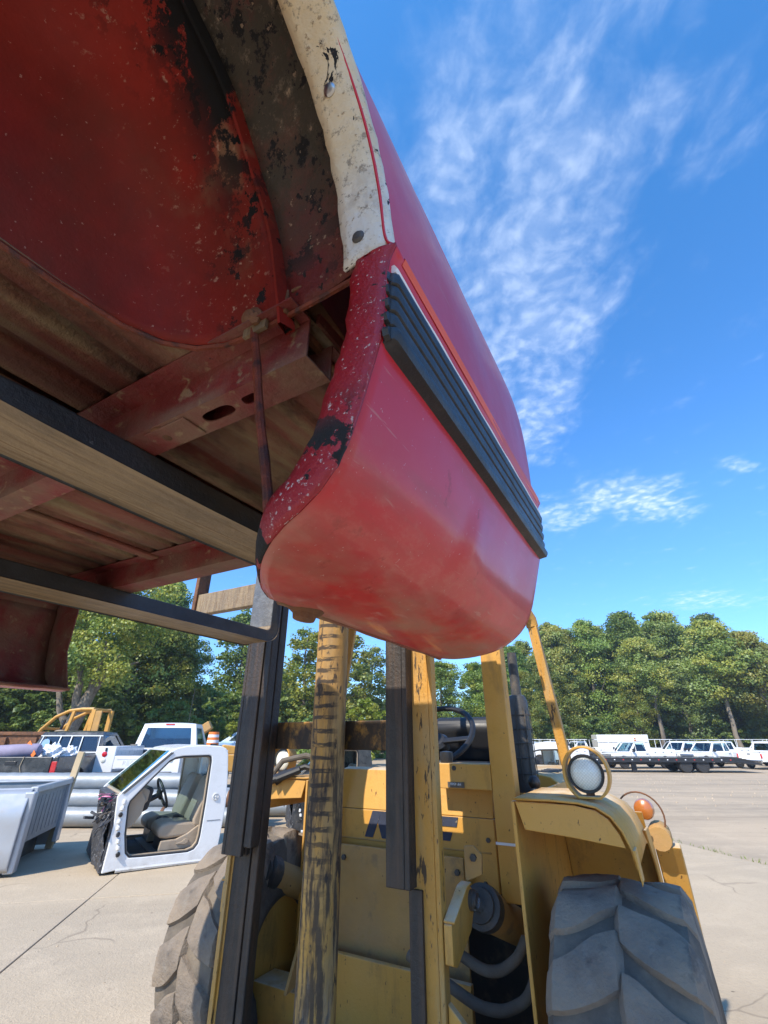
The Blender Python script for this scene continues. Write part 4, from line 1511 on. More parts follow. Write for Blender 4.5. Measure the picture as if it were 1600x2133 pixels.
    rb.lathe([(.0001, 0), (.05, 0), (.055, .02), (.05, .13), (.03, .16), (.0001, .165)], (tq(.44), 2.98 + DS, 1.05), (0, .9, .1), 14)
    rb.build('mirror_cup', 'yellow_dust', lift, FO)
    rl = MB()
    rl.prism([(2.99, 1.02), (3.06, 1.03), (3.16, .95), (3.24, .78), (3.27, .60), (3.20, .60), (3.15, .76), (3.09, .90)], lambda a, b, d_: (d_, a + DS, b), min(tq(.41), tq(.52)), max(tq(.41), tq(.52)))
    rl.build('rear_fender_lip', 'yellow', lift, FO, smooth=0, bevel=.006)

    # tyre with worn chevron lugs
    TR, tcx, tcs = .515, t0 + sg * (.318 if sg > 0 else .205), 2.22 + (0 if sg > 0 else .23)
    halfw = .225 if sg > 0 else .20
    rn = random.Random(3 + sg)
    wt = thing_part('front_tyre', lift)
    wt.location = (tcx - FT, tcs - FS, TR)
    nb = 14
    CR = TR - .030

    def crown(x):
        # carcass radius and width across the tyre, x from -1 to 1
        sh = max(0, abs(x) - .80) / .20
        return CR - .010 * x * x - .15 * sh ** 2.4, x * (1 + .05 * math.sin(min(1, sh) * math.pi)) * halfw
    cs = MB()
    prof = [(.20, -halfw * .6), (.22, -halfw * .9), (.27, -halfw * 1.02)] + [crown(-1 + 2 * k / 24) for k in range(25)] + [(.27, halfw * 1.02), (.22, halfw * .9), (.20, halfw * .6)]
    cs.lathe(prof, (0, 0, 0), (1, 0, 0), 72, closed=True)
    cs.build('carcass', 'tyre_groove', wt, smooth=50)
    pitch = 2 * math.pi / nb
    for side in (-1, 1):
        for var in range(2):
            # worn lugs: four different meshes, repeated round the tyre
            lg = MB()
            NX, NT_ = 12, 7
            vs, fs = [], []
            wv = [rn.uniform(-1, 1) for _ in range(8)]
            for i in range(NX + 1):
                x = -.06 + 1.06 * i / NX
                r0, xx = crown(min(1.0, max(0, x)))
                xx = x * halfw if x < .8 else xx
                cen_ = .55 * x + .02 * math.sin(x * 5 + wv[0])
                hw = pitch * (.33 + .05 * math.sin(x * 4 + wv[1]) - (.10 if i == 0 else 0)) * (1 if x < .8 else 1 - .3 * (x - .8) / .2)
                for j in range(NT_ + 1):
                    q_ = j / NT_ * 2 - 1
                    hgt = .026 * (1 - .25 * abs(wv[2]) * x) * (1 - .35 * max(0, x - .9) / .1)
                    top_ = hgt + .0035 * math.sin(q_ * 3 + x * 7 + wv[3] * 3) + rn.uniform(-.0012, .0012)
                    if j in (0, NT_):
                        rr_, aa = r0 - .012, cen_ * pitch * 1.0 + hw * q_ * 1.10
                    elif j in (1, NT_ - 1):
                        rr_, aa = r0 + top_ - .006, cen_ * pitch + hw * (1 if q_ > 0 else -1) * .96
                    else:
                        rr_, aa = r0 + top_, cen_ * pitch + hw * q_
                    if i == 0:
                        rr_ = min(rr_, r0 - .004)
                    aa += .012 * math.sin(x * 9 + wv[4] * 4) * (1 if j < 3 else .4)
                    vs.append((side * sg * xx, rr_ * math.cos(aa), rr_ * math.sin(aa)))
            for i in range(NX):
                for j in range(NT_):
                    o_ = i * (NT_ + 1) + j
                    fs.append((o_, o_ + NT_ + 1, o_ + NT_ + 2, o_ + 1))
            lg.add(vs, fs)
            l0 = lg.build('lug', 'tyre_dusty', wt, smooth=38)
            for k in range(var, nb, 2):
                l1 = l0 if k == var else l0.copy()
                if k != var:
                    COL.objects.link(l1)
                l1.rotation_euler = (k * pitch + (pitch * .5 if side > 0 else 0), 0, 0)
    rm = MB()
    rm.lathe([(.21, -.14), (.215, .14), (.19, .145), (.12, .05), (.06, .06), (.0001, .08)], (0, 0, 0), (sg, 0, 0), 30)
    rm.build('rim', 'yellow', wt)
# rear wheels and counterweight
for sg, t in ((1, -.62), (-1, -1.94)):
    rw = MB()
    rw.lathe([(.2, -.13), (.34, -.14), (.39, -.11), (.40, 0), (.39, .11), (.34, .14), (.2, .13)], (t, 4.3, .40), (1, 0, 0), 40)
    wt = rw.build('rear_tyre', 'tyre', lift, FO)
    rr = MB()
    rr.lathe([(.0001, .06), (.19, .1), (.2, .12), (.2, -.12), (.0001, -.1)], (t, 4.3, .40), (sg, 0, 0), 24)
    rr.build('rim', 'yellow', wt, FO)
c = MB()
c.prism([(-1.7, .45), (-.86, .45), (-.8, .55), (-.8, 1.0), (-1.76, 1.0), (-1.76, .55)], lambda a, b, d_: (a, d_, b), 3.3, 4.9)
c.build('rear_chassis', 'yellow', lift, FO, smooth=0, bevel=.02)
# hydraulic hoses over the left fender
for k, zz in enumerate((1.30, 1.36)):
    h = MB()
    h.tube([(-2.18 - .08 * k, 2.50, 1.24), (-2.12 - .05 * k, 2.54, zz), (-2.02, 2.58, zz + .03), (-1.9, 2.62, zz), (-1.80, 2.68, zz - .02)], .017, 9)
    h.build('hydraulic_hose', 'hose' if k else 'black', lift, FO)
for k in range(3):
    h = MB()
    h.tube([(-2.24 + .05 * k, 2.48 - .01 * k, 1.245 + .01 * k), (-2.12 + .05 * k, 2.53, 1.295 + .01 * k)], .022, 10)
    h.build('hose_fitting', 'black', lift, FO)

# ================================================================== ground
def ground_mat(name, c1, c2, c3, grit, tracks=0.0, ripple=0.4, cracks=False):
    m = bpy.data.materials.new(name)
    m.use_nodes = True
    m.node_tree.nodes.clear()
    T = NT(m.node_tree)
    vec = T.n('ShaderNodeTexCoord').outputs['Object']
    big = T.noise(vec, 0.35, 6, 0.6)
    mid = T.noise(vec, 2.6, 6, 0.65)
    fine = T.noise(vec, 34, 4, 0.7)
    speck = T.noise(vec, 90, 3, 0.6)
    col = T.mix(T.mapr(big, 0.36, 0.64), c1, c2)
    col = T.mix(T.math('MULTIPLY', T.mapr(mid, 0.48, 0.70), 0.7), col, c3)
    col = T.mix(T.math('MULTIPLY', T.mapr(fine, 0.52, 0.72), 0.35), col, tuple(c * 0.62 for c in c1))
    col = T.mix(T.math('MULTIPLY', T.mapr(speck, 0.66, 0.72), grit), col, (0.09, 0.075, 0.06))
    col = T.mix(T.math('MULTIPLY', T.mapr(T.noise(vec, 70, 3), 0.66, 0.72), grit), col, tuple(min(1, c * 1.35) for c in c1))
    # old oil drips and damp stains
    st = T.mapr(T.noise(vec, 1.3, 4, 0.7), 0.68, 0.75)
    col = T.mix(T.math('MULTIPLY', st, 0.55), col, (0.13, 0.10, 0.075))
    dr = T.mapr(T.noise(vec, 7.5, 2, 0.5), 0.735, 0.76)
    col = T.mix(T.math('MULTIPLY', dr, 0.7), col, (0.08, 0.06, 0.045))
    if tracks:
        tr = T.noise(T.vscale(vec, (0.10, 1.2, 1)), 1.0, 5, 0.6)
        col = T.mix(T.math('MULTIPLY', T.mapr(tr, 0.50, 0.68), tracks), col, tuple(c * 0.62 for c in c2))
    if cracks:
        vo = T.n('ShaderNodeTexVoronoi', {'Vector': T.n('ShaderNodeVectorMath', {0: T.n('ShaderNodeTexNoise', {'Vector': vec, 'Scale': 2.0}).outputs['Color'], 1: (0.5, 0.5, 0), 2: vec}, operation='MULTIPLY_ADD').outputs[0], 'Scale': 0.42}, feature='DISTANCE_TO_EDGE')
        ck = T.math('MULTIPLY', T.mapr(vo.outputs['Distance'], 0.001, 0.006, 1, 0), T.mapr(T.noise(vec, 0.6, 2), 0.5, 0.6))
        col = T.mix(T.math('MULTIPLY', ck, 0.35), col, (0.07, 0.055, 0.045))
    h = T.math('ADD', T.math('MULTIPLY', fine, 0.5), T.math('ADD', T.math('MULTIPLY', speck, 0.25), T.math('MULTIPLY', mid, ripple)))
    bn = T.n('ShaderNodeBump', {'Height': h, 'Strength': 0.7, 'Distance': 0.02})
    b = T.n('ShaderNodeBsdfPrincipled', {'Base Color': col, 'Roughness': 0.95, 'Specular IOR Level': 0.2})
    m.node_tree.links.new(bn.outputs[0], b.inputs['Normal'])
    o = T.n('ShaderNodeOutputMaterial')
    m.node_tree.links.new(b.outputs[0], o.inputs[0])
    return m


M['dirt'] = ground_mat('packed_dirt', (0.46, 0.36, 0.25), (0.36, 0.29, 0.21), (0.50, 0.395, 0.275), 0.7, tracks=0.5)
M['concrete'] = ground_mat('dusty_concrete', (0.47, 0.375, 0.26), (0.40, 0.325, 0.235), (0.51, 0.41, 0.29), 0.75, tracks=0.25, ripple=0.25, cracks=True)

def zg(x, y):
    # the yard falls away towards the far right
    def sm(v):
        v = max(0.0, min(1.0, v))
        return v * v * (3 - 2 * v)
    return -.52 * sm((y - 11.5) / 22) * sm((x + 1) / 13)


g = MB()
gx = [-900, -300, -120] + [-60 + 3 * k for k in range(44)] + [90, 130, 300, 900]
gy = [-300, -60, -20, 0, 8] + [11 + 2 * k for k in range(26)] + [75, 110, 300, 1500]
g.add([(x, y, -.014 + zg(x, y)) for x in gx for y in gy], [(i * len(gy) + j, (i + 1) * len(gy) + j, (i + 1) * len(gy) + j + 1, i * len(gy) + j + 1) for i in range(len(gx) - 1) for j in range(len(gy) - 1)])
struct(g.build('ground', 'dirt', None, smooth=60))
yard_o = bpy.data.objects.new('concrete_yard', None)
COL.objects.link(yard_o)
yard_o.location = (-3.05, 5.95, 0)
yard_o.rotation_euler = (0, 0, R(11.5))
yard_o['kind'] = 'structure'
rs = random.Random(4)
cols = [-12.4, -8.25, -4.12, 0.0, 4.12, 8.22]
rows = [-12.2, -8.1, -4.0, 0.1, 4.2]
for i in range(len(cols) - 1):
    for j in range(len(rows) - 1):
        z = rs.uniform(-.003, .001)
        s = MB()
        s.box(cols[i] + .006, cols[i + 1] - .006, rows[j] + .006, rows[j + 1] - .006, -.15, z)
        s.build('concrete_slab', 'concrete', yard_o, smooth=0, bevel=.006)
# weeds along the concrete edge
wd = MB()
rw = random.Random(8)
cA, sA = math.cos(R(11.5)), math.sin(R(11.5))
for k in range(420):
    v = rw.uniform(-4, 4.4)
    u = 8.25 + abs(rw.gauss(0, .05))
    x0, y0 = -3.05 + u * cA - v * sA, 5.95 + u * sA + v * cA
    if rw.random() < .55 and int(v * 3) % 2:
        continue
    h = rw.uniform(.012, .05)
    a = rw.uniform(0, 6.28)
    wd.add([(x0, y0, -.012), (x0 + .012 * math.cos(a), y0 + .012 * math.sin(a), -.012), (x0 + rw.uniform(-.03, .03), y0 + rw.uniform(-.03, .03), h)], [(0, 1, 2)])
wo = wd.build('weeds', 'leaf', None, smooth=0, recalc=False)
wo['kind'] = 'stuff'
tag(wo, 'sparse low weeds along the edge of the concrete', 'weeds')
# loose stones on the dirt
stn = MB()
for k in range(900):
    x, y = rw.uniform(-14, 20), rw.uniform(10.8, 34)
    r_ = rw.uniform(.008, .03) * (1 + y / 60)
    zz = zg(x, y)
    stn.add([(x - r_, y, zz - .03), (x, y - r_, zz - .03), (x + r_, y, zz - .03), (x, y + r_, zz - .03), (x + r_ * .2, y + r_ * .1, zz + r_ * .9)], [(0, 1, 4), (1, 2, 4), (2, 3, 4), (3, 0, 4)])
so = stn.build('gravel', 'dirt', None, smooth=0, recalc=False)
so['kind'] = 'stuff'
tag(so, 'loose pale stones scattered over the dirt yard', 'gravel')


dst = MB()
for k in range(700):
    x, y = rw.uniform(-7, 9), rw.uniform(2.0, 9.5)
    r_ = rw.choice([.003, .004, .005, .007, .010])
    a = rw.uniform(0, 6.28)
    c_, s_ = math.cos(a) * r_, math.sin(a) * r_
    dst.add([(x + c_, y + s_, -.004), (x - s_, y + c_, -.004), (x - c_ * 1.4, y - s_, -.004), (x + s_, y - c_, -.004), (x + r_ * .2, y, r_ * .8)], [(0, 1, 4), (1, 2, 4), (2, 3, 4), (3, 0, 4)])
do_ = dst.build('grit', 'dirt', None, smooth=0, recalc=False)
do_['kind'] = 'stuff'
tag(do_, 'small grit and crumbs strewn over the concrete', 'grit')


# ================================================================== cut-off truck cabs
def make_cab(label, loc, rz, paint, group):
    cab = thing('cab_shell', label, 'truck cab', loc, rz, group)
    fn = lambda a, b, d_: (a, d_, b)
    outer = [(-.12, .02), (.02, .035), (1.10, .03), (1.255, .05), (1.285, .40), (1.296, .68), (1.275, 1.0), (1.236, 1.29), (1.20, 1.36), (1.12, 1.392), (.86, 1.408), (.64, 1.398), (.50, 1.372), (.408, 1.325),
             (.16, 1.10), (-.09, .87), (-.13, .82), (-.10, .5)]
    hole = [(.10, .20), (.15, .152), (.30, .145), (.86, .137), (.94, .16), (.985, .215), (1.0, .30), (1.010, .70), (1.008, 1.20), (.995, 1.262), (.96, 1.278), (.60, 1.272), (.50, 1.255), (.43, 1.22), (.22, .99), (.03, .765), (.018, .70), (.05, .40)]
    ww = 1.62

    def scal(lp, k):
        cx, cy = sum(p[0] for p in lp) / len(lp), sum(p[1] for p in lp) / len(lp)
        return [(cx + (p[0] - cx) * k, cy + (p[1] - cy) * k) for p in lp]
    for d0, d1 in ((0, .07), (ww, ww - .07)):
        c = MB()
        c.plate(outer, [hole], fn, d0, d1)
        sd = c.build('cab_side', paint, cab, smooth=0, bevel=.012)
        # rubber door seal round the opening
        sl = MB()
        sl.tube([(a, d0 + (.012 if d0 == 0 else -.012), b) for a, b in scal(hole, .985)], .011, 6, closed=True)
        sl.build('door_seal', 'black', sd)
        tr = MB()
        tr.plate(scal(hole, 1.0), [scal(hole, .955)], fn, d0 + (.03 if d0 == 0 else -.03), d1 + (.015 if d0 == 0 else -.015))
        tr.build('pillar_trim', 'tan', sd, smooth=0)
        # window rubber line along the front pillar
        for o_ in (.020, .042):
            pl = MB()
            pl.tube([(-.10 + o_, d0 - (.003 if d0 == 0 else -.003), .86 - o_ * .2), (.16 + o_, d0 - (.003 if d0 == 0 else -.003), 1.09 - o_ * .2), (.42 + o_, d0 - (.003 if d0 == 0 else -.003), 1.322 - o_ * .1)], .007, 5)
            pl.build('pillar_strip', 'black', sd)
        rk = MB()
        rk.tube([(.03, d0 + (.02 if d0 == 0 else -.02), .035), (1.14, d0 + (.02 if d0 == 0 else -.02), .025)], .028, 8)
        rk.build('rocker_edge', 'white_dirty' if paint != 'blackcar' else 'blackcar', sd)
    lt = MB()
    lt.lathe([(.045, 0), (.045, .008), (.036, .012), (.034, .004), (.012, .004), (.011, .02), (.0001, .022)], (1.135, -.002, .755), (0, -1, 0), 18)
    lt.build('latch_cover', 'white_dirty', cab)
    lt = MB()
    lt.box(1.06, 1.245, -.004, 0.001, .47, .475)
    lt.build('panel_joint', 'grille', cab, smooth=0)
    # roof, back, floor, firewall
    c = MB()
    rp = [(.40, 1.322), (.50, 1.374), (.64, 1.401), (.86, 1.411), (1.12, 1.395), (1.20, 1.36), (1.19, 1.34), (1.10, 1.37), (.86, 1.385), (.64, 1.375), (.51, 1.35), (.43, 1.31)]
    c.prism(rp, fn, .071, ww - .071)
    c.build('roof', paint, cab, smooth=0)
    c = MB()
    fb = lambda a, b, d_: (d_ - (b - .05) * .03, a, b)
    c.plate([(.071, .05), (ww - .071, .05), (ww - .071, 1.34), (.071, 1.34)], [[(.22, .86), (ww - .22, .86), (ww - .26, 1.25), (.26, 1.25)]], fb, 1.255, 1.285)
    c.build('back_panel', paint, cab, smooth=0)
    c = MB()
    c.add([(1.245, .22, .86), (1.245, ww - .22, .86), (1.235, ww - .26, 1.25), (1.235, .26, 1.25)], [(0, 1, 2, 3)])
    c.build('rear_window', 'clear', cab, smooth=0)
    c = MB()
    c.box(-.02, 1.24, .071, ww - .071, .06, .10)
    c.box(.45, 1.24, .10, ww - .10, .10, .135)
    c.build('cab_floor', 'floor_mat', cab, smooth=0, bevel=.01)
    c = MB()
    c.box(.0, .48, .10, ww - .10, .101, .118)
    c.build('carpet', 'carpet', cab, smooth=0)
    c = MB()
    c.prism([(-.155, .02), (-.09, .02), (-.06, .45), (-.10, .84), (-.17, .80), (-.13, .45)], fn, .02, ww - .02)
    c.build('firewall', 'foil', cab, smooth=0, bevel=.01)
    c = MB()
    rr = random.Random(2)
    c.grid(lambda u, v: (-.165 + .02 * math.sin(v * 9 + u * 5) + rr.uniform(-.012, .012), .02 + u * .5, .05 + v * .72), 10, 14)
    c.build('insulation_sheet', 'foil', cab, smooth=0, solid=.004)
    # windscreen
    c = MB()
    c.add([(-.085, .10, .872), (-.085, ww - .10, .872), (.405, ww - .16, 1.335), (.405, .16, 1.335)], [(0, 1, 2, 3)])
    c.build('windscreen', 'clear', cab, smooth=0, solid=.006)
    c = MB()
    c.add([(-.10, .012, .872), (-.085, .10, .878), (.405, .16, 1.342), (.415, .075, 1.338)], [(0, 1, 2, 3)])
    c.build('screen_edge', 'glass_blue', cab, smooth=0, solid=.004)
    # dashboard
    c = MB()
    c.prism([(-.05, .60), (-.08, .84), (.08, .885), (.20, .90), (.28, .86), (.27, .74), (.20, .66), (.16, .55), (.02, .50)], fn, .12, ww - .10)
    c.build('dashboard', 'tan', cab, smooth=40, bevel=.02, seg=3)
    c = MB()
    c.prism([(.03, .45), (-.02, .80), (.16, .88), (.24, .76), (.22, .60), (.12, .46)], fn, .085, .125)
    c.build('dash_end', 'tan', cab, smooth=0, bevel=.012)
    c = MB()
    c.prism([(.21, .60), (.20, .88), (.30, .905), (.335, .86), (.30, .64)], fn, .16, .66)
    c.build('instrument_cluster', 'black', cab, smooth=0, bevel=.02)
    cen = Vector((.50, .42, .80))
    ax = Vector((.90, 0, .42)).normalized()
    u = Vector((0, 1, 0))
    q = ax.cross(u)
    sw_ = MB()
    sw_.tube([cen + (u * math.cos(a) + q * math.sin(a)) * .19 for a in [2 * math.pi * k / 30 for k in range(30)]], .016, 8, closed=True)
    sw = sw_.build('steering_wheel', 'black', cab)
    for a in (20, 160, 250, 290):
        s_ = MB()
        s_.bar(cen - ax * .03, cen + (u * math.cos(R(a)) + q * math.sin(R(a))) * .185, .03, .014, up=ax)
        s_.build('spoke', 'black', sw, bevel=.004)
    s_ = MB()
    s_.lathe([(.06, -.04), (.075, -.02), (.06, .01), (.0001, .015)], cen - ax * .02, ax, 16)
    s_.build('hub', 'black', sw)
    s_ = MB()
    s_.tube([cen - ax * .05, cen - ax * .34], .035, 10)
    s_.build('steering_column', 'black', cab)
    # seats
    for y0 in (.15, .95):
        st = thing_part('seat', cab)
        s_ = MB()
        s_.prism([(.50, .30), (.47, .38), (.50, .445), (.60, .475), (.90, .455), (.98, .42), (.98, .30), (.60, .285)], fn, y0, y0 + .52)
        s_.build('seat_cushion', 'tan', st, smooth=50, bevel=.035, seg=4)
        s_ = MB()
        s_.prism([(.93, .40), (.91, .48), (1.02, .80), (1.08, .97), (1.14, 1.0), (1.19, .96), (1.17, .70), (1.06, .38)], fn, y0, y0 + .52)
        s_.build('seat_back', 'tan', st, smooth=50, bevel=.035, seg=4)
        s_ = MB()
        s_.prism([(.51, .155), (.53, .27), (.72, .275), (.86, .33), (1.0, .42), (1.05, .36), (1.03, .16)], fn, y0 - .02, y0 + .03)
        s_.build('seat_valance', 'tan', st, smooth=0, bevel=.012)
        s_ = MB()
        s_.prism([(.72, .225), (.80, .245), (.84, .275), (.88, .265), (.88, .225), (.84, .21)], fn, y0 - .035, y0 - .02)
        s_.build('seat_lever', 'tan', st, smooth=0, bevel=.004)
        s_ = MB()
        s_.box(.55, 1.0, y0 + .03, y0 + .5, .135, .30)
        s_.build('seat_base', 'black', st, smooth=0)
    s_ = MB()
    s_.prism([(.56, .38), (.60, .47), (.85, .50), (.97, .44), (.9, .38)], fn, .69, .93)
    s_.build('centre_console', 'carpet', cab, smooth=40, bevel=.03)
    # hinge remains on the front pillar, and the torn wiring
    rr = random.Random(6)
    for k in range(9):
        z = .20 + k * .07
        h_ = MB()
        x = -.045 + .02 * math.sin(z * 9) + (.06 - z * .08)
        h_.lathe([(.0001, -.03), (.018, -.022), (.024 + rr.uniform(-.006, .008), 0), (.018, .022), (.0001, .03)], (x, -.012, z), (rr.uniform(-.4, .4), .3, 1), 7)
        h_.build('hinge_remains', 'white_dirty' if k % 3 else 'black', cab)
    for k in range(26):
        p = Vector((-.12 + rr.uniform(-.05, .05), rr.uniform(.0, .35), rr.uniform(.55, .86)))
        pts = [p]
        dr = Vector((rr.uniform(-1, -.2), rr.uniform(-.5, .5), rr.uniform(-.7, .4)))
        for j in range(5):
            dr = (dr + Vector((rr.uniform(-.5, .3), rr.uniform(-.5, .5), rr.uniform(-.7, .4)))).normalized()
            pts.append(pts[-1] + dr * .045)
        w_ = MB()
        w_.tube(pts, rr.choice([.005, .008, .012, .018]), 6)
        w_.build('torn_wire', rr.choice(['black', 'black', 'black', 'black', 'grille', 'foil', 'pink', 'hose', 'rust']), cab)
    for k in range(8):
        p = (-.22 + rr.uniform(-.10, .06), rr.uniform(.0, .3), rr.uniform(.58, .82))
        w_ = MB()
        w_.bar(p, (p[0] + rr.uniform(-.12, .05), p[1] + rr.uniform(-.05, .05), p[2] + rr.uniform(-.06, .06)), rr.uniform(.02, .05), rr.uniform(.02, .04))
        w_.build('connector', rr.choice(['black', 'black', 'grille', 'foil', 'hose']), cab, smooth=0)
    return cab


CABG = 'cut off truck cabs standing on the ground'
cab1 = make_cab('white cut off truck cab without doors, tan seat and steering wheel showing, on the concrete', (-3.33, 6.97, 0), math.atan2(.79, 1.14), 'white', CABG)
cab2 = dup(cab1, (5.15, 9.75, 0), R(172), 'white cut off cab behind the forklift hood and right headlight', CABG)
cab2.location = (2.72, 11.0, .02)
cab2.rotation_euler = (0, 0, R(-4))
cab3 = dup(cab1, (-1.45, 9.4, 0.04), R(14), 'black cut off cab seen through the gap in the forklift mast', CABG, remap={'white_car_paint': M['blackcar']})
# a mirror image of the cab faces the other way
for cc in (cab3,):
    pass


# ================================================================== road vehicles
def wheel(parent, x, y, r, sg, wd=.24, mat='tyre', rim='steel', name='wheel'):
    w_ = MB()
    w_.lathe([(r * .58, -wd / 2 * .9), (r * .80, -wd / 2), (r * .95, -wd / 2 * .92), (r, -wd * .3), (r, wd * .3), (r * .95, wd / 2 * .92), (r * .80, wd / 2), (r * .58, wd / 2 * .9)], (x, y, r), (1, 0, 0), 28)
    o = w_.build(name, mat, parent, smooth=40)
    rm = MB()
    h = wd / 2
    rm.lathe([(r * .60, -h * .9), (r * .60, h * .85), (r * .54, h * .80), (r * .40, h * .45), (r * .22, h * .55), (r * .18, h * .85), (.0001, h * .9)], (x, y, r), (sg, 0, 0), 22)
    rm.build('rim', rim, o)
    return o


def arch_pts(yc, zc, r, z0, flip=False):
    """points of a wheel arch cut into the lower edge of a side outline, front to back"""
    a0 = math.asin((z0 - zc) / r)
    ps = [(yc + r * math.cos(a), zc + r * math.sin(a)) for a in [a0 + (math.pi - 2 * a0) * k / 10 for k in range(11)]]
    return ps


def frame_side(mb_f, mb_g, quad, ins, mi=0):
    """a pillar frame round a window: quad is 4 points, ins the four margins as fractions (left, right, bottom, top)"""
    a, b, c, d_ = [Vector(p) for p in quad]       # bottom-left, bottom-right, top-right, top-left

    def at(u, v):
        return (a * (1 - u) + b * u) * (1 - v) + (d_ * (1 - u) + c * u) * v
    l, r_, bo, to = ins
    i = [at(l, bo), at(1 - r_, bo), at(1 - r_, 1 - to), at(l, 1 - to)]
    o = [a, b, c, d_]
    nrm = (b - a).cross(d_ - a).normalized() * .03
    vs = o + i + [p - nrm for p in i]
    fs = [(0, 1, 5, 4), (1, 2, 6, 5), (2, 3, 7, 6), (3, 0, 4, 7), (4, 5, 9, 8), (5, 6, 10, 9), (6, 7, 11, 10), (7, 4, 8, 11)]
    mb_f.add(vs, fs, mi)
    gi = [p - nrm * .6 for p in i]
    mb_g.append(gi)


def pickup(name, label, cat, loc, rz, paint, rear='bed', ext=False, rack=False, group=None, grille='grille', clear=False, roof=1.84, tailtext=None, lamp_low=False, beacon=False):
    v = thing(name, label, cat, loc, rz, group)
    W2 = .97
    fn = lambda a, b, d_: (d_, a, b)
    cb = -1.05 if ext else -.55                   # back of the cab
    low = [(cb, .46)]
    fr = arch_pts(1.72, .40, .47, .46)
    low = [(cb, .46), (cb, 1.13), (1.10, 1.15), (1.6, 1.12), (2.35, 1.04), (2.52, .96), (2.56, .75), (2.52, .50), (2.45, .46)] + fr
    c = MB()
    c.prism(low, fn, -W2, W2)
    body = c.build('body', paint, v, smooth=35, bevel=.04, seg=3)
    # greenhouse
    gz0, gz1 = 1.13, roof
    B0, F0 = cb, 1.12
    B1, F1 = cb + .14, .42
    xa, xb = W2 - .03, W2 - .20
    P = dict(bl=(-xa, B0, gz0), br=(xa, B0, gz0), fl=(-xa, F0, gz0), fr=(xa, F0, gz0), tbl=(-xb, B1, gz1), tbr=(xb, B1, gz1), tfl=(-xb, F1, gz1), tfr=(xb, F1, gz1))
    fm, gl = MB(), []
    frame_side(fm, gl, (P['fr'], P['fl'], P['tfl'], P['tfr']), (.06, .06, .05, .10))         # windscreen
    frame_side(fm, gl, (P['bl'], P['br'], P['tbr'], P['tbl']), (.09, .09, .16, .14))         # rear

    def split_side(q, ks):
        a, b, c_, d_ = [Vector(p) for p in q]
        prev = 0
        for k in ks + [1.0]:
            frame_side(fm, gl, (a.lerp(b, prev), a.lerp(b, k), d_.lerp(c_, k), d_.lerp(c_, prev)), (.12 if prev == 0 else .06, .06 if k < 1 else .14, .08, .14))
            prev = k
    split_side((P['br'], P['fr'], P['tfr'], P['tbr']), [.30] if ext else [])
    split_side((P['fl'], P['bl'], P['tbl'], P['tfl']), [.70] if ext else [])
    fm.add([P['tbl'], P['tbr'], P['tfr'], P['tfl']], [(0, 1, 2, 3)])
    fm.grid(lambda u_, w_: (-(xb) + 2 * xb * u_, B1 + (F1 - B1) * w_, gz1 + .045 * math.sin(math.pi * u_) ** .4 * math.sin(math.pi * w_) ** .4), 8, 8)
    fm.build('cab', paint, v, smooth=35)
    names = ['windscreen', 'rear_window'] + ['side_window'] * 8
    for nm, q in zip(names, gl):
        w_ = MB()
        w_.add(q, [(0, 1, 2, 3)])
        w_.build(nm, 'clear', v, smooth=0, recalc=False)
    it = MB()
    it.box(-.85, .85, cb + .06, 1.0, 1.08, 1.135)
    it.box(-.8, -.12, cb + .35, cb + .50, 1.13, 1.50)
    it.box(.12, .8, cb + .35, cb + .50, 1.13, 1.50)
    it.box(-.85, .85, .72, 1.0, 1.13, 1.22)
    it.build('cab_interior', 'black', v, smooth=0, bevel=.03)
    # doors cut as thin dark joints, handles and mirrors
    for sg in (-1, 1):
        j = MB()
        for y in (cb + .10, 1.05):
            j.box(sg * (W2 - .002), sg * (W2 + .002), y - .007, y + .007, .55, 1.12)
        j.build('door_joint', 'black', v, smooth=0)
        hd = MB()
        hd.box(sg * W2, sg * (W2 + .025), cb + .18, cb + .34, .98, 1.02)
        hd.build('door_handle', 'black', v, smooth=0, bevel=.008)
        mr = MB()
        mr.box(sg * (W2 + .06), sg * (W2 + .26), .86, .96, 1.14, 1.36)
        mr.bar((sg * (W2 - .05), .92, 1.16), (sg * (W2 + .12), .92, 1.20), .04, .04)
        mr.build('mirror', 'black', v, smooth=0, bevel=.02)
        wheel(v, sg * (W2 - .14), 1.72, .385, sg)
        wheel(v, sg * (W2 - .14), -1.72, .385, sg)
        hl = MB()
        hl.box(sg * .62, sg * .90, 2.47, 2.565, .80, .96)
        hl.build('headlight', 'lens', v, smooth=0, bevel=.02)
    gr = MB()
    gr.box(-.60, .60, 2.50, 2.575, .74, .98)
    go = gr.build('grille', grille, v, smooth=0, bevel=.02)
    for z in (.80, .86, .92):
        gb = MB()
        gb.box(-.58, .58, 2.574, 2.585, z - .012, z + .012)
        gb.build('bar', 'chrome', go, smooth=0)
    bp = MB()
    bp.box(-.93, .93, 2.50, 2.68, .46, .66)
    bp.build('front_bumper', 'chrome' if rear == 'bed' else paint, v, smooth=0, bevel=.04)
    yb, yf = -2.72, cb - .04
    if rear == 'bed':
        for sg in (-1, 1):
            sd = [(yf, .50), (yf, 1.14), (yb, 1.14), (yb, .50)] + list(reversed(arch_pts(-1.72, .40, .47, .50)))
            c = MB()
            c.prism(sd, fn, sg * W2, sg * (W2 - .10))
            c.build('bed_side', paint, v, smooth=35, bevel=.02)
            tl = MB()
            tl.box(sg * (W2 - .005), sg * (W2 - .12), yb - .02, yb + .03, .74, 1.04)
            tl.build('tail_lamp', 'redlamp', v, smooth=0, bevel=.01)
        c = MB()
        c.box(-W2 + .12, W2 - .12, yb + .05, yf, .70, .74)
        c.box(-W2 + .12, W2 - .12, yf - .05, yf, .74, 1.14)
        c.build('bed_floor', 'grille', v, smooth=0)
        c = MB()
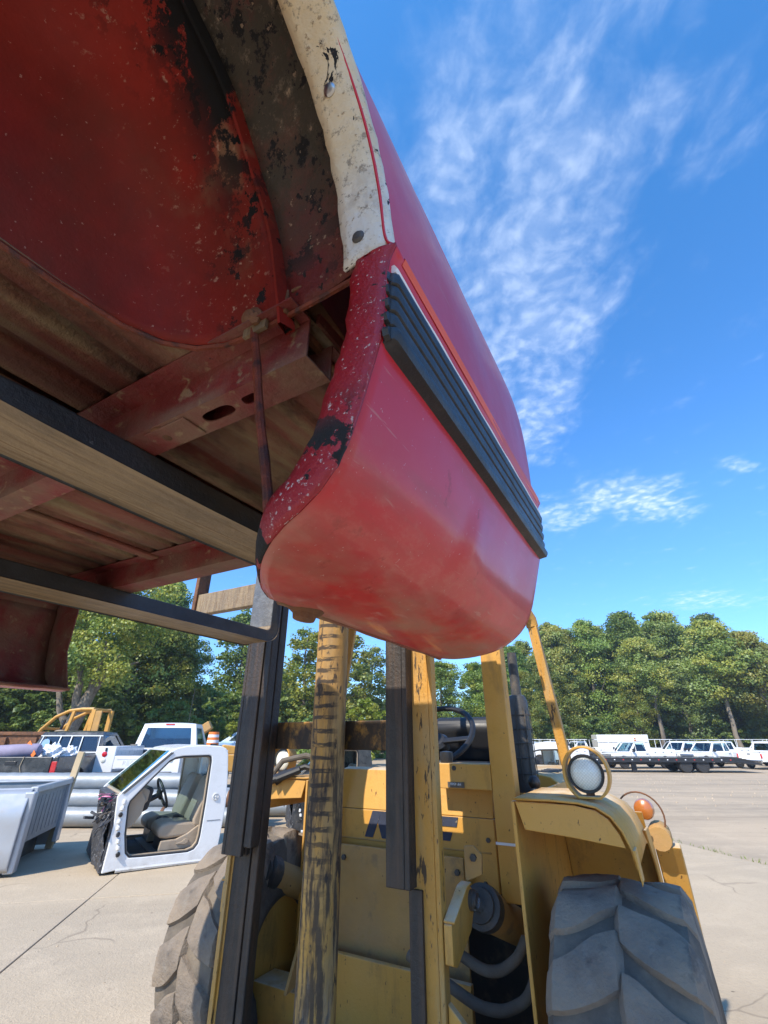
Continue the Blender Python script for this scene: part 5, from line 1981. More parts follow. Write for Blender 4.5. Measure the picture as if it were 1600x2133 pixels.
        c.box(-W2 + .13, W2 - .13, yb - .03, yb + .03, .62, 1.135)
        tg = c.build('tailgate', paint, v, smooth=0, bevel=.015)
        hd = MB()
        hd.box(-.12, .12, yb - .045, yb - .03, .98, 1.05)
        hd.build('handle', 'black', tg, smooth=0, bevel=.005)
    else:
        for sg in (-1, 1):
            sd = [(yf, .52), (yf, 1.32), (yb, 1.32), (yb, .52)] + list(reversed(arch_pts(-1.72, .40, .46, .52)))
            c = MB()
            c.prism(sd, fn, sg * (W2 + .10), sg * .58)
            bx = c.build('service_box', paint, v, smooth=35, bevel=.015)
            for (a, b, z0, z1) in ((yf - .08, yf - .62, .60, 1.26), (yf - .66, yb + .72, .94, 1.26), (yb + .68, yb + .08, .60, 1.26)):
                d_ = MB()
                d_.box(sg * (W2 + .101), sg * (W2 + .112), b, a, z0, z1)
                do = d_.build('locker_door', paint, bx, smooth=0, bevel=.004)
                h_ = MB()
                h_.box(sg * (W2 + .112), sg * (W2 + .122), (a + b) / 2 - .05, (a + b) / 2 + .05, 1.08, 1.12)
                h_.build('latch', 'black', bx, smooth=0)
            for z, mt, r_ in ((1.14, 'redlamp', .055), (1.00, 'lens', .05)):
                t_ = MB()
                t_.lathe([(r_ + .008, 0), (r_ + .008, .008), (r_, .012), (r_ * .5, .02), (.0001, .022)], (sg * .84, yb - .001, z), (0, -1, 0), 18)
                t_.build('tail_lamp', mt, bx)
            t_ = MB()
            t_.box(sg * .80, sg * .84, yb - .02, yb - .001, 1.21, 1.29)
            t_.build('latch', 'black', bx, smooth=0)
        c = MB()
        c.box(-.575, .575, yb + .05, yf, .70, .74)
        c.box(-.575, .575, yf - .06, yf, .74, 1.20)
        c.build('bed_floor', 'black', v, smooth=0)
        c = MB()
        c.box(-.57, .57, yb - .01, yb + .05, .80, 1.10)
        tg = c.build('tailgate', paint, v, smooth=0, bevel=.012)
        c = MB()
        c.box(-.50, .50, yb - .018, yb - .0105, .83, .835)
        c.box(-.50, .50, yb - .018, yb - .0105, 1.02, 1.025)
        c.build('pressing', 'white_dirty', tg, smooth=0)
        if tailtext:
            lettering('embossed_lettering', tailtext, 'white_dirty', tg, (0, yb - .0115, .935), (R(90), 0, 0), .15, .004, 1.1)
    bp = MB()
    bp.box(-.93, .93, yb - .22, yb - .05, .42, .62 if rear == 'bed' else .74)
    bp.build('rear_bumper', 'chrome' if rear == 'bed' and paint != 'blackcar' else 'grille', v, smooth=0, bevel=.02)
    if rack:
        rk = MB()
        zt = roof + .16
        for sg in (-1, 1):
            for y in (yb + .12, yf - .1, .55):
                rk.tube([(sg * .92, y, 1.12 if y > 0 else 1.30), (sg * .88, y, zt)], .022, 6)
            rk.tube([(sg * .88, yb - .1, zt), (sg * .88, .9, zt)], .026, 6)
        for y in (yb + .12, yb + 1.0, yf - .1, .1, .6):
            rk.tube([(-.88, y, zt), (.88, y, zt)], .022, 6)
        rk.build('ladder_rack', 'white', v)
    if beacon:
        b_ = MB()
        b_.lathe([(.09, 0), (.09, .03), (.08, .04), (.07, .20), (.04, .23), (.0001, .24)], (0, B1 + .2, roof + .05), (0, 0, 1), 14)
        b_.build('beacon', 'amberlamp', v)
    return v


# near left: black pickup, white service truck
blk = pickup('pickup_truck', 'old faded black pickup with a loaded bed, tail towards the pipes', 'pickup truck', (-8.5, 14.25, 0), R(5), 'blackcar', roof=1.66)
rf = MB()
rf.box(-.80, .80, -.555, -.535, 1.16, 1.19)
rf.box(-.80, .80, -.46, -.44, 1.56, 1.585)
for x in (-.78, -.30, 0, .30, .78):
    rf.bar((x, -.56, 1.17), (x * .93, -.445, 1.58), .025, .02)
rf.build('window_frame', 'white', blk, smooth=0)
st = MB()
st.lathe([(.10, 0), (.10, .004), (.0001, .005)], (-.60, -.525, 1.40), (0, -1, .25), 20)
st.build('round_sticker', 'bluecar', blk)
cw = MB()
cw.tube([(.25, -2.76, 1.14), (.22, -2.77, .95), (.30, -2.77, .75), (.20, -2.78, .55)], .008, 5)
cw.build('hanging_cord', 'wood', blk)


def at(par, p):
    return par.matrix_basis @ Vector(p)


bpy.context.view_layer.update()
roll = MB()
roll.lathe([(.0001, 0), (.13, 0), (.15, .03), (.155, .5), (.15, 1.05), (.12, 1.10), (.0001, 1.10)], (0, 0, 0), (1, .1, .05), 22)
ro = roll.build('carpet_roll', 'purple', None)
ro.location = at(blk, (-.80, -2.35, 1.20))
tag(ro, 'faded purple roll lying across the bed of the black pickup', 'carpet roll')
sp = MB()
sp.bar((0, 0, 0), (.30, -.12, -.28), .11, .02, up=(0, 1, .3))
spo = sp.build('orange_plank', 'orange', None, smooth=0, bevel=.004)
spo.location = at(blk, (.02, -2.36, 1.42))
tag(spo, 'orange plank leaning on the purple roll in the pickup bed', 'plank')
for k, (x, y, sx, lab) in enumerate(((.42, -2.0, .26, 'crumpled white plastic bag in the pickup bed, next to the orange plank'), (.70, -1.8, .20, 'smaller white plastic bag in the pickup bed, nearest the cab corner'))):
    b = MB()
    rb = random.Random(20 + k)
    ph = [rb.uniform(0, 6) for _ in range(6)]

    def bag(u, v_, sx=sx, ph=ph):
        a, e = u * 2 * math.pi, (v_ - .5) * math.pi
        r_ = 1 + .22 * math.sin(3 * a + ph[0] + e * 4) + .15 * math.sin(5 * a + ph[1] - e * 7) + .10 * math.sin(9 * a + ph[2] + e * 9)
        return (sx * r_ * math.cos(e) * math.cos(a), sx * .8 * r_ * math.cos(e) * math.sin(a), sx * .75 * r_ * math.sin(e))
    b.grid(bag, 30, 16)
    o = b.build('plastic_bag', 'cloth', None, smooth=25)
    o.location = at(blk, (x, y, 1.15))
    tag(o, lab, 'bag')

util = pickup('service_truck', 'white service body truck with open bed and whip aerial behind the cut off cab', 'service truck', (-6.75, 16.2, 0), R(7), 'white', rear='service', roof=1.92, tailtext='READING')
ae = MB()
ae.tube([(.40, .1, 1.95), (.46, -.05, 3.0)], .008, 5)
ae.build('aerial', 'grille', util)
bl = MB()
bl.box(-.13, .13, -.43, -.40, 1.885, 1.925)
bl.build('brake_lamp', 'redlamp', util, smooth=0)

# white bed shell on the far left, standing on its own
wb = thing('white_truck_bed', 'silver white pickup bed shell without wheels at the left edge', 'truck bed', (-4.52, 6.82, 0), R(17))
# local x points left along the near side, y away
fnw = lambda a, b, d_: (-a, d_, b)
side_prof = [(0, .05), (-.03, .10), (-.04, .30), (-.035, .52), (-.05, .60), (-.03, .72), (.02, .86), (.09, .905)]
for y0, sg in ((0, 1), (1.78, -1)):
    c = MB()
    vs, fs = [], []
    xs = [0, .02, .3, .62] + [.62 + .42 - .42 * math.cos(R(a)) for a in range(15, 180, 15)] + [1.46, 2.4]
    for x in xs:
        cut = 0
        if .62 < x < 1.46:
            cut = math.sqrt(max(0, .42 ** 2 - (x - 1.04) ** 2)) + .05
        for (dy_, z) in side_prof:
            vs.append((-x, y0 + sg * dy_, max(z, cut)))
    n = len(side_prof)
    for i in range(len(xs) - 1):
        for j in range(n - 1):
            fs.append((i * n + j, i * n + j + 1, (i + 1) * n + j + 1, (i + 1) * n + j))
    c.add(vs, fs)
    c.build('outer_skin', 'silver', wb, smooth=30, solid=.006)
    c = MB()
    a, b = sorted((y0 + sg * .09, y0 + sg * .20))
    c.box(-2.4, 0.0, a, b, .885, .915)
    c.build('bed_rail', 'silver', wb, smooth=0, bevel=.01)
    c = MB()
    a, b = sorted((y0 + sg * .17, y0 + sg * .18))
    c.box(-2.4, 0, a, b, .38, .885)
    c.build('inner_wall', 'galv', wb, smooth=0)
c = MB()
c.box(-.012, 0.0, .16, 1.62, .30, .86)
wl = c.build('end_wall', 'galv', wb, smooth=0)
for k in range(9):
    r_ = MB()
    r_.box(.0005, .004, .20 + k * .158, .29 + k * .158, .36, .80)
    r_.build('pressed_rib', 'galv', wl, smooth=0, bevel=.003)
c = MB()
c.box(-.04, .05, .10, 1.68, .86, .93)
c.build('end_rail', 'silver', wb, smooth=0, bevel=.012)
c = MB()
c.box(-.02, .04, 1.60, 1.78, .10, .95)
c.build('corner_post', 'silver', wb, smooth=0, bevel=.012)
c = MB()
c.box(-.06, .06, .0, .14, .03, .88)
c.build('corner_post', 'silver', wb, smooth=0, bevel=.02)
c = MB()
c.box(-2.4, -.02, .2, 1.6, .36, .40)
c.build('bed_floor', 'grille', wb, smooth=0)
for x in (-.3, -1.5):
    c = MB()
    c.box(x - .06, x + .06, .1, 1.7, 0, .355)
    c.build('crossmember', 'dark_steel', wb, smooth=0)
wp = MB()
wp.bar((0, 0, 0), (.14, -.02, 1.30), .10, .05, up=(0, 1, 0))
wpo = wp.build('timber_stake', 'wood', None, smooth=0, bevel=.005)
wpo.location = (-5.10, 8.48, 0)
tag(wpo, 'pale timber stake standing against the end of the silver bed shell', 'timber')

# galvanised culvert pipes in a stack of three tiers
PIPES = [(10.45, .16, 'front'), (10.80, .16, 'mid'), (11.15, .16, 'back'), (10.62, .435, 'upper'), (10.97, .435, 'upperback'), (10.79, .71, 'top')]
PLAB = ['galvanised pipe on the ground, nearest of the stack', 'galvanised pipe on the ground in the middle of the stack', 'galvanised pipe on the ground at the back of the stack',
        'galvanised pipe in the second tier, nearer one with rusty bands', 'galvanised pipe in the second tier, farther one', 'galvanised pipe on top of the stack behind the silver bed shell']
for k, (y, z, _) in enumerate(PIPES):
    p = MB()
    x0, x1 = -8.6 + .13 * k, -2.30 - .17 * (k % 3) - (1.1 if k == 5 else 0)
    rr_ = .158
    n = 60
    prof = [(rr_ - .012, 0)] + [(rr_ + .0025 * math.sin(i * 1.6), (x1 - x0) * i / n) for i in range(n + 1)] + [(rr_ - .012, x1 - x0)]
    p.lathe(prof[1:-1], (0, 0, 0), (1, 0, 0), 24, closed=False)
    p.f = p.f[:-2]
    p.m = p.m[:-2]
    po = p.build('culvert_pipe', 'galv', None, smooth=50, solid=.008)
    po.location = (x0, y, z)
    po.rotation_euler = (0, 0, R(-1.2 + .4 * (k % 3)))
    tag(po, PLAB[k], 'pipe', 'galvanised pipes stacked behind the cut off cab')
    if k in (3, 0):
        for xx in (4.4, 5.2):
            b_ = MB()
            b_.lathe([(rr_ + .004, -.03), (rr_ + .012, -.03), (rr_ + .012, .03), (rr_ + .004, .03)], (xx, 0, 0), (1, 0, 0), 24, closed=True)
            b_.build('rusty_band', 'rust', po)
# short pipe with a chain, right of the left mast
p = MB()
p.lathe([(.13, 0), (.145, .0), (.145, 1.25), (.13, 1.25)], (0, 0, 0), (1, .1, 0), 22, closed=True)
po = p.build('short_pipe', 'galv', None)
po.location = (-2.95, 11.7, .145)
tag(po, 'short grey pipe with a rusty collar on the dirt, seen between the mast rails', 'pipe')
b_ = MB()
b_.lathe([(.149, -.06), (.156, -.06), (.156, .06), (.149, .06)], (.95, .095, 0), (1, .1, 0), 22, closed=True)
b_.build('rusty_collar', 'rust', po)

# rusty skip behind the black pickup
dm = thing('steel_skip', 'rust brown open steel skip behind the black pickup', 'skip', (-16.0, 18.6, 0), R(4))
c = MB()
c.box(-4.5, 4.3, 0, .08, .1, 1.62)
c.box(-4.5, 4.3, 2.3, 2.38, .1, 1.62)
c.box(4.22, 4.3, .0805, 2.2995, .1, 1.62)
c.box(-4.5, -4.42, .0805, 2.2995, .1, 1.62)
c.box(-4.4, 4.2, .09, 2.29, .1, .16)
c.build('skip_body', 'rust', dm, smooth=0)
for k in range(9):
    c = MB()
    c.box(-4.45 + k * 1.07, -4.25 + k * 1.07, -.12, -.002, .1, 1.55)
    c.build('rib', 'rust', dm, smooth=0, bevel=.01)
c = MB()
c.box(-4.55, 4.35, -.06, .10, 1.622, 1.74)
c.build('rim', 'rust', dm, smooth=0, bevel=.02)
for x in (-3.5, 3.3):
    c = MB()
    c.box(x - .3, x + .3, .1, 2.2, -.01, .099)
    c.build('skid', 'rust', dm, smooth=0)

# yellow telehandler with a tubular cab cage
ld = thing('yellow_loader', 'yellow loader with an open tubular cab cage, behind the black pickup', 'loader', (-12.3, 20.3, 0), R(-4))
cg = MB()
for y in (-.55, .55):
    pts = [(-1.55, y, .95), (-1.42, y, 1.35), (-1.10, y, 1.85), (-.65, y, 2.28), (-.15, y, 2.50), (.35, y, 2.56), (.85, y, 2.56)]
    cg.tube(pts, .065, 8)
    cg.bar((.85, y, .8), (.88, y, 2.55), .16, .14, up=(0, 1, 0))
    cg.bar((-.22, y, .9), (.05, y, 2.50), .11, .10, up=(0, 1, 0))
for x, z in ((-1.10, 1.87), (.05, 2.52), (.80, 2.56)):
    cg.bar((x, -.55, z), (x, .55, z), .09, .09)
cg.build('cab_cage', 'yellow', ld, bevel=.01)
c = MB()
c.box(.94, 1.22, -.60, -.54, .9, 2.50)
c.build('rear_screen', 'yellow_dust', ld, smooth=0, bevel=.02)
c = MB()
c.box(-1.6, 1.6, -.7, .7, .45, 1.02)
c.prism([(.2, 1.02), (.25, 1.42), (.95, 1.42), (1.0, 1.02)], lambda a, b, d_: (a, d_, b), -.72, -.60)
c.build('loader_body', 'yellow', ld, smooth=0, bevel=.03)
c = MB()
c.box(.26, .90, -.735, -.722, 1.22, 1.40)
sgn_ = c.build('model_panel', 'black', ld, smooth=0)
lettering('panel_lettering', '5C III', 'cloth', sgn_, (.58, -.738, 1.31), (R(90), 0, 0), .17, .002)
c = MB()
c.bar((-.75, -.2, .98), (-.50, -.2, 2.2), .08, .06)
c.build('column', 'black', ld)
c = MB()
c.lathe([(.0001, 0), (.2, 0), (.24, .1), (.22, .22), (.12, .26), (.0001, .26)], (-.55, -.2, 1.85 - .28), (0, 0, 1), 18)
c.build('seat_top', 'tan', ld)
for x in (-1.2, 1.2):
    for sg in (-1, 1):
        wheel(ld, 0, 0, .52, sg, .36, rim='yellow').location = (x, sg * .72, 0)
for o in [q for q in kids(ld) if q.name.startswith('wheel')]:
    o.rotation_euler = (0, 0, R(90))
# a yellow boom slopes up behind the service truck
bm2 = thing('yellow_boom', 'yellow digger arm sloping up behind the white service truck', 'digger arm', (-8.9, 21.5, 0), 0)
c = MB()
c.bar((-.9, 0, .55), (1.5, 0, 2.05), .28, .34)
c.build('arm', 'yellow_dust', bm2, smooth=0, bevel=.03)
c = MB()
c.box(-1.1, -.5, -.3, .3, 0, .62)
c.build('arm_foot', 'yellow_dust', bm2, smooth=0, bevel=.03)
c = MB()
c.tube([(-.4, .22, .5), (1.0, .22, 1.7)], .06, 10)
c.build('ram', 'chrome', bm2)

# barrel, stand, blue car and yellow machine beyond the cut off cab
bs = MB()
for x in (-.35, .35):
    for y in (-.3, .3):
        bs.box(x - .04, x + .04, y - .04, y + .04, 0, 1.15)
bs.box(-.5, .5, -.4, .4, 1.151, 1.22)
bso = bs.build('work_stand', 'rust', None, smooth=0)
bso.location = (-8.45, 25.2, 0)
tag(bso, 'rusty steel stand carrying the orange and white barrel', 'stand')
br = thing('traffic_barrel', 'orange and white striped traffic barrel above the cut off cab roof', 'traffic barrel', (-8.45, 25.2, 1.22), 0)
for k, mt in enumerate(('orange', 'cloth', 'orange', 'cloth', 'orange')):
    r0, r1 = .30 - .012 * k, .30 - .012 * (k + 1)
    b_ = MB()
    b_.lathe([(r0, k * .12), (r1, (k + 1) * .12 - .001), (.0001, (k + 1) * .12 - .001)] if k == 4 else [(r0, k * .12), (r1, (k + 1) * .12 - .001)], (0, 0, 0), (0, 0, 1), 24)
    b_.build('band', mt, br)


def small_car(label, loc, rz, paint, cat='car'):
    v = thing('parked_car', label, cat, loc, rz)
    fn = lambda a, b, d_: (d_, a, b)
    low = [(-2.1, .35), (-2.15, .75), (-1.9, .92), (.9, .93), (1.7, .82), (2.1, .66), (2.15, .40), (2.0, .32)] + arch_pts(1.3, .33, .38, .34) + arch_pts(-1.3, .33, .38, .34)
    c = MB()
    c.prism(low, fn, -.87, .87)
    c.build('body', paint, v, smooth=35, bevel=.06, seg=3)
    fm, gl = MB(), []
    a = dict(bl=(-.82, -1.7, .92), br=(.82, -1.7, .92), fl=(-.82, 1.0, .92), fr=(.82, 1.0, .92), tbl=(-.6, -1.0, 1.42), tbr=(.6, -1.0, 1.42), tfl=(-.6, .2, 1.44), tfr=(.6, .2, 1.44))
    frame_side(fm, gl, (a['fr'], a['fl'], a['tfl'], a['tfr']), (.06, .06, .05, .06))
    frame_side(fm, gl, (a['bl'], a['br'], a['tbr'], a['tbl']), (.06, .06, .08, .06))
    frame_side(fm, gl, (a['br'], a['fr'], a['tfr'], a['tbr']), (.16, .16, .06, .12))
    frame_side(fm, gl, (a['fl'], a['bl'], a['tbl'], a['tfl']), (.16, .16, .06, .12))
    fm.grid(lambda u_, w_: (-.6 + 1.2 * u_, -1.0 + 1.2 * w_, 1.42 + .02 * w_ + .04 * math.sin(math.pi * u_) ** .5 * math.sin(math.pi * w_) ** .5), 6, 6)
    fm.build('roof_frame', paint, v, smooth=35)
    for nm, q in zip(('windscreen', 'rear_window', 'side_window', 'side_window'), gl):
        w_ = MB()
        w_.add(q, [(0, 1, 2, 3)])
        w_.build(nm, 'glass', v, smooth=0, recalc=False)
    for sg in (-1, 1):
        wheel(v, sg * .78, 1.3, .32, sg, .2)
        wheel(v, sg * .78, -1.3, .32, sg, .2)
        h_ = MB()
        h_.box(sg * .5, sg * .78, 2.06, 2.14, .60, .70)
        h_.build('headlight', 'lens', v, smooth=0, bevel=.02)
        t_ = MB()
        t_.box(sg * .6, sg * .84, -2.15, -2.05, .66, .82)
        t_.build('tail_lamp', 'redlamp', v, smooth=0, bevel=.02)
    return v


small_car('light blue car parked beyond the orange barrel', (-8.4, 30.5, .45), R(78), 'bluecar')
rp = MB()
rp.prism([(-3, 0), (3, 0), (2.6, .44), (-2.6, .44)], lambda a, b, d_: (a, d_, b), -2, 2)
rpo = rp.build('dirt_mound', 'dirt', None, smooth=0)
rpo.location = (-8.4, 30.5, 0)
tag(rpo, 'low mound of packed dirt under the light blue car', 'mound')
ym = thing('yellow_roller', 'small yellow machine by the left mast, beyond the cut off cab', 'machine', (-5.55, 19.0, 0), R(20))
c = MB()
c.box(-.6, .6, -.4, .4, .45, 1.0)
c.prism([(-.55, 1.0), (-.4, 1.32), (.5, 1.22), (.55, 1.0)], lambda a, b, d_: (a, d_, b), -.36, .36)
c.build('machine_body', 'yellow', ym, smooth=0, bevel=.04)
for x in (-.45, .5):
    c = MB()
    c.lathe([(.0001, -.4), (.34, -.4), (.36, -.37), (.36, .37), (.34, .4), (.0001, .4)], (x, 0, .36), (0, 1, 0), 28)
    c.build('drum', 'dark_steel', ym)

# turquoise container with pallets, seen through the steering wheel
ct = thing('shipping_container', 'turquoise shipping container far behind the steering wheel', 'container', (4.6, 46, 0), R(6))
c = MB()
c.box(-2.4, .35, 0, 2.4, 1.7, 4.0)
c.build('container_box', 'cyan', ct, smooth=0)
for k in range(16):
    r_ = MB()
    r_.box(-2.36 + k * .17, -2.27 + k * .17, -.03, -.001, 1.78, 3.92)
    r_.build('corrugation', 'cyan', ct, smooth=0)
c = MB()
c.box(-2.4, .35, 0, 2.4, 0, 1.69)
c.build('lower_container', 'mint', ct, smooth=0)
rk = MB()
for k in range(7):
    rk.box(-2.4 + k * .45, -2.34 + k * .45, -.10, -.04, .3, 1.9)
for z in (.6, 1.15, 1.75):
    rk.box(-2.45, .4, -.14, -.101, z - .06, z + .06)
rk.build('rack_rail', 'orange', ct, smooth=0)
tp = thing('scrap_frame', 'rusty scrap frame lying on top of the turquoise container', 'scrap', at(ct, (-1.7, 1.0, 4.0)), R(6))
for k in range(5):
    c = MB()
    c.bar((-.7 + k * .3, -.3, .0), (-.6 + k * .3, .3, .45 + .1 * (k % 2)), .08, .08)
    c.build('scrap_bar', 'rust', tp, smooth=0)

# ================================================================== right: flatbed trailer and the row of work trucks
tr = thing('flatbed_trailer', 'long black flatbed trailer with ramps and tandem dual wheels', 'trailer', (22.0, 36.3, zg(22, 36)), R(-5))
c = MB()
c.box(-7.5, 1.75, -1.25, 1.25, .80, .88)
c.build('deck', 'blackcar', tr, smooth=0)
c = MB()
c.box(-7.5, 1.75, -1.28, -1.252, .62, .90)
c.box(-7.5, 1.75, 1.252, 1.28, .62, .90)
c.build('side_rail', 'black', tr, smooth=0)
for k in range(16):
    m_ = MB()
    m_.box(-7.3 + k * .58, -7.22 + k * .58, -1.262, -1.2805, .74, .80)
    m_.build('reflector', 'redlamp' if k % 2 else 'cloth', tr, smooth=0)
c = MB()
c.box(-7.2, -.2, -.5, -.3, .45, .62)
c.box(-7.2, -.2, .3, .5, .45, .62)
c.build('chassis_beam', 'black', tr, smooth=0)
c = MB()
c.prism([(1.76, .62), (1.76, .88), (3.4, .56), (3.4, .46)], lambda a, b, d_: (a, d_, b), -1.2, 1.2)
c.build('dovetail_ramp', 'black', tr, smooth=0)
for k in range(6):
    c = MB()
    c.box(1.9 + k * .25, 1.97 + k * .25, -1.22, 1.22, .90 - k * .047, .93 - k * .047)
    c.build('ramp_cleat', 'dark_steel', tr, smooth=0)
for x in (-1.45, -.35):
    for y in (-1.05, -.75, .75, 1.05):
        o = wheel(tr, 0, 0, .42, -1 if y < 0 else 1, .26, rim='grille')
        o.location = (x, y, 0)
        o.rotation_euler = (0, 0, R(90))
c = MB()
c.box(.25, .30, -1.2, -.6, .28, .62)
c.build('mud_flap', 'black', tr, smooth=0)
c = MB()
c.box(-4.9, -4.6, -.9, -.7, .02, .8)
c.build('landing_leg', 'black', tr, smooth=0)

TG = 'white work trucks parked in a row at the far side of the yard'
pickup('service_truck', 'white service truck with ladder rack behind the middle of the trailer', 'service truck', (20.0, 41.0, zg(20, 41)), R(99), 'white', rear='service', rack=True, group=TG, beacon=True)
pickup('service_truck', 'white service truck with ladder rack, next one left behind the trailer front', 'service truck', (14.6, 44.5, zg(15, 44)), R(98), 'white', rear='service', rack=True, group=TG)
pickup('pickup_truck', 'white extended cab pickup facing left behind the trailer wheels', 'pickup truck', (26.3, 41.5, zg(28, 41)), R(108), 'white', ext=True, group=TG, grille='chrome')
pickup('pickup_truck', 'white pickup with silver grille, half hidden left of the extended cab pickup', 'pickup truck', (26.6, 45.8, zg(25, 44)), R(106), 'white', ext=True, group=TG, grille='chrome')
pickup('pickup_truck', 'white pickup showing its red tail lamp at the right edge behind the ramps', 'pickup truck', (30.4, 40.2, zg(32, 40)), R(-72), 'white', ext=True, group=TG)
far = [(9.6, 49.5, 98, False, True, 'white service truck with ladder rack between the hood and the sign'), (32.0, 48.5, 100, False, True, 'white rack truck in the back row right of the extended cab pickup'),
       (36.5, 49.0, 97, False, True, 'white rack truck in the back row near the right edge'), (41.0, 49.0, 100, False, True, 'white rack truck in the back row farthest right'), (19.0, 50.0, 96, False, True, 'white rack truck in the back row left of the box trailer'),
       (5.0, 49.0, 98, False, True, 'white rack truck in the back row seen behind the guard post')]
proto = pickup('service_truck', far[0][5], 'service truck', (far[0][0], far[0][1], zg(far[0][0], far[0][1])), R(far[0][2]), 'white', rear='service', rack=True, group=TG)
for (x, y, a, e, rk_, lab) in far[1:]:
    dup(proto, (x, y, zg(x, y)), R(a), lab, TG)
for (x, y, a, lab, rm) in ((23.0, 48.0, 99, 'white rack truck in the back row behind the beacon truck', None), (28.0, 49.0, 95, 'silver rack truck in the back row right of the white box trailer', {'white_car_paint': M['silver']}),
                           (13.2, 46.8, 97, 'white rack truck in the second row behind the headlight', None), (34.6, 44.0, 102, 'white rack truck right of the pickup with the red tail lamp', None), (16.6, 48.0, 94, 'dark rack truck in the back row between two white ones', {'white_car_paint': M['blackcar']}),
                           (45.5, 49.5, 96, 'white rack truck in the back row beyond the right edge of the trailer', None)):
    dup(proto, (x, y, zg(x, y)), R(a), lab, TG, remap=rm)
bt = thing('box_trailer', 'plain white box trailer in the back row under the trees', 'trailer', (24.6, 53.5, zg(25, 53)), R(-8))
c = MB()
c.box(-2.4, 2.6, -1.1, 1.1, .7, 2.45)
c.build('box', 'white', bt, smooth=0, bevel=.04)
c = MB()
c.box(-2.42, 2.62, -1.112, -1.101, 1.7, 1.74)
c.build('trim', 'grille', bt, smooth=0)
for x in (-.6, .4):
    o = wheel(bt, 0, 0, .36, -1, .24)
    o.location = (x, -.95, 0)
    o.rotation_euler = (0, 0, R(90))
tk = thing('galvanised_tank', 'grey galvanised box on legs beside the trailers sign', 'tank', (10.8, 44.5, zg(11, 44)), R(-5))
c = MB()
c.box(-.8, .8, -.6, .6, 1.35, 2.15)
c.build('tank_box', 'galv', tk, smooth=0, bevel=.02)
c = MB()
c.box(-.88, .88, -.66, .66, 2.151, 2.20)
c.build('lid', 'galv', tk, smooth=0)
for x in (-.7, .7):
    for y in (-.5, .5):
        c = MB()
        c.box(x - .05, x + .05, y - .05, y + .05, 0, 1.349)
        c.build('leg', 'galv', tk, smooth=0)
sg_ = thing('trailer_sign', 'black sign board with white TRAILERS lettering', 'sign', (10.9, 42.5, zg(11, 42)), R(-6))
c = MB()
c.box(-1.8, 1.3, -.03, .03, 1.18, 1.62)
bd_ = c.build('board', 'black', sg_, smooth=0)
for x in (-1.5, 1.0):
    c = MB()
    c.box(x - .04, x + .04, .031, .11, 0, 1.6)
    c.build('post', 'black', sg_, smooth=0)
lettering('sign_lettering', 'TRAILERS', 'cloth', bd_, (.05, -.034, 1.38), (R(90), 0, 0), .34, .003)
ob = MB()
ob.lathe([(.20, 0), (.24, .02), (.22, .9), (.0001, .92)], (0, 0, 0), (0, 0, 1), 16)
obo = ob.build('orange_drum', 'orange', None)
obo.location = (9.0, 43.5, 1.1 + zg(9, 43))
tag(obo, 'plain orange drum standing on a stand behind the exhaust stack', 'drum')
ob = MB()
ob.box(-.5, .5, -.4, .4, .98, 1.1)
for x in (-.4, .4):
    for y in (-.3, .3):
        ob.box(x - .04, x + .04, y - .04, y + .04, 0, .979)
obo = ob.build('work_stand', 'grille', None, smooth=0)
obo.location = (9.0, 43.5, zg(9, 43))
tag(obo, 'dark stand carrying the plain orange drum', 'stand')
pickup('pickup_truck', 'pewter pickup right behind the forklift headlight', 'pickup truck', (2.5, 14.2, -.38), R(84), 'tan_car', ext=True, roof=1.84)

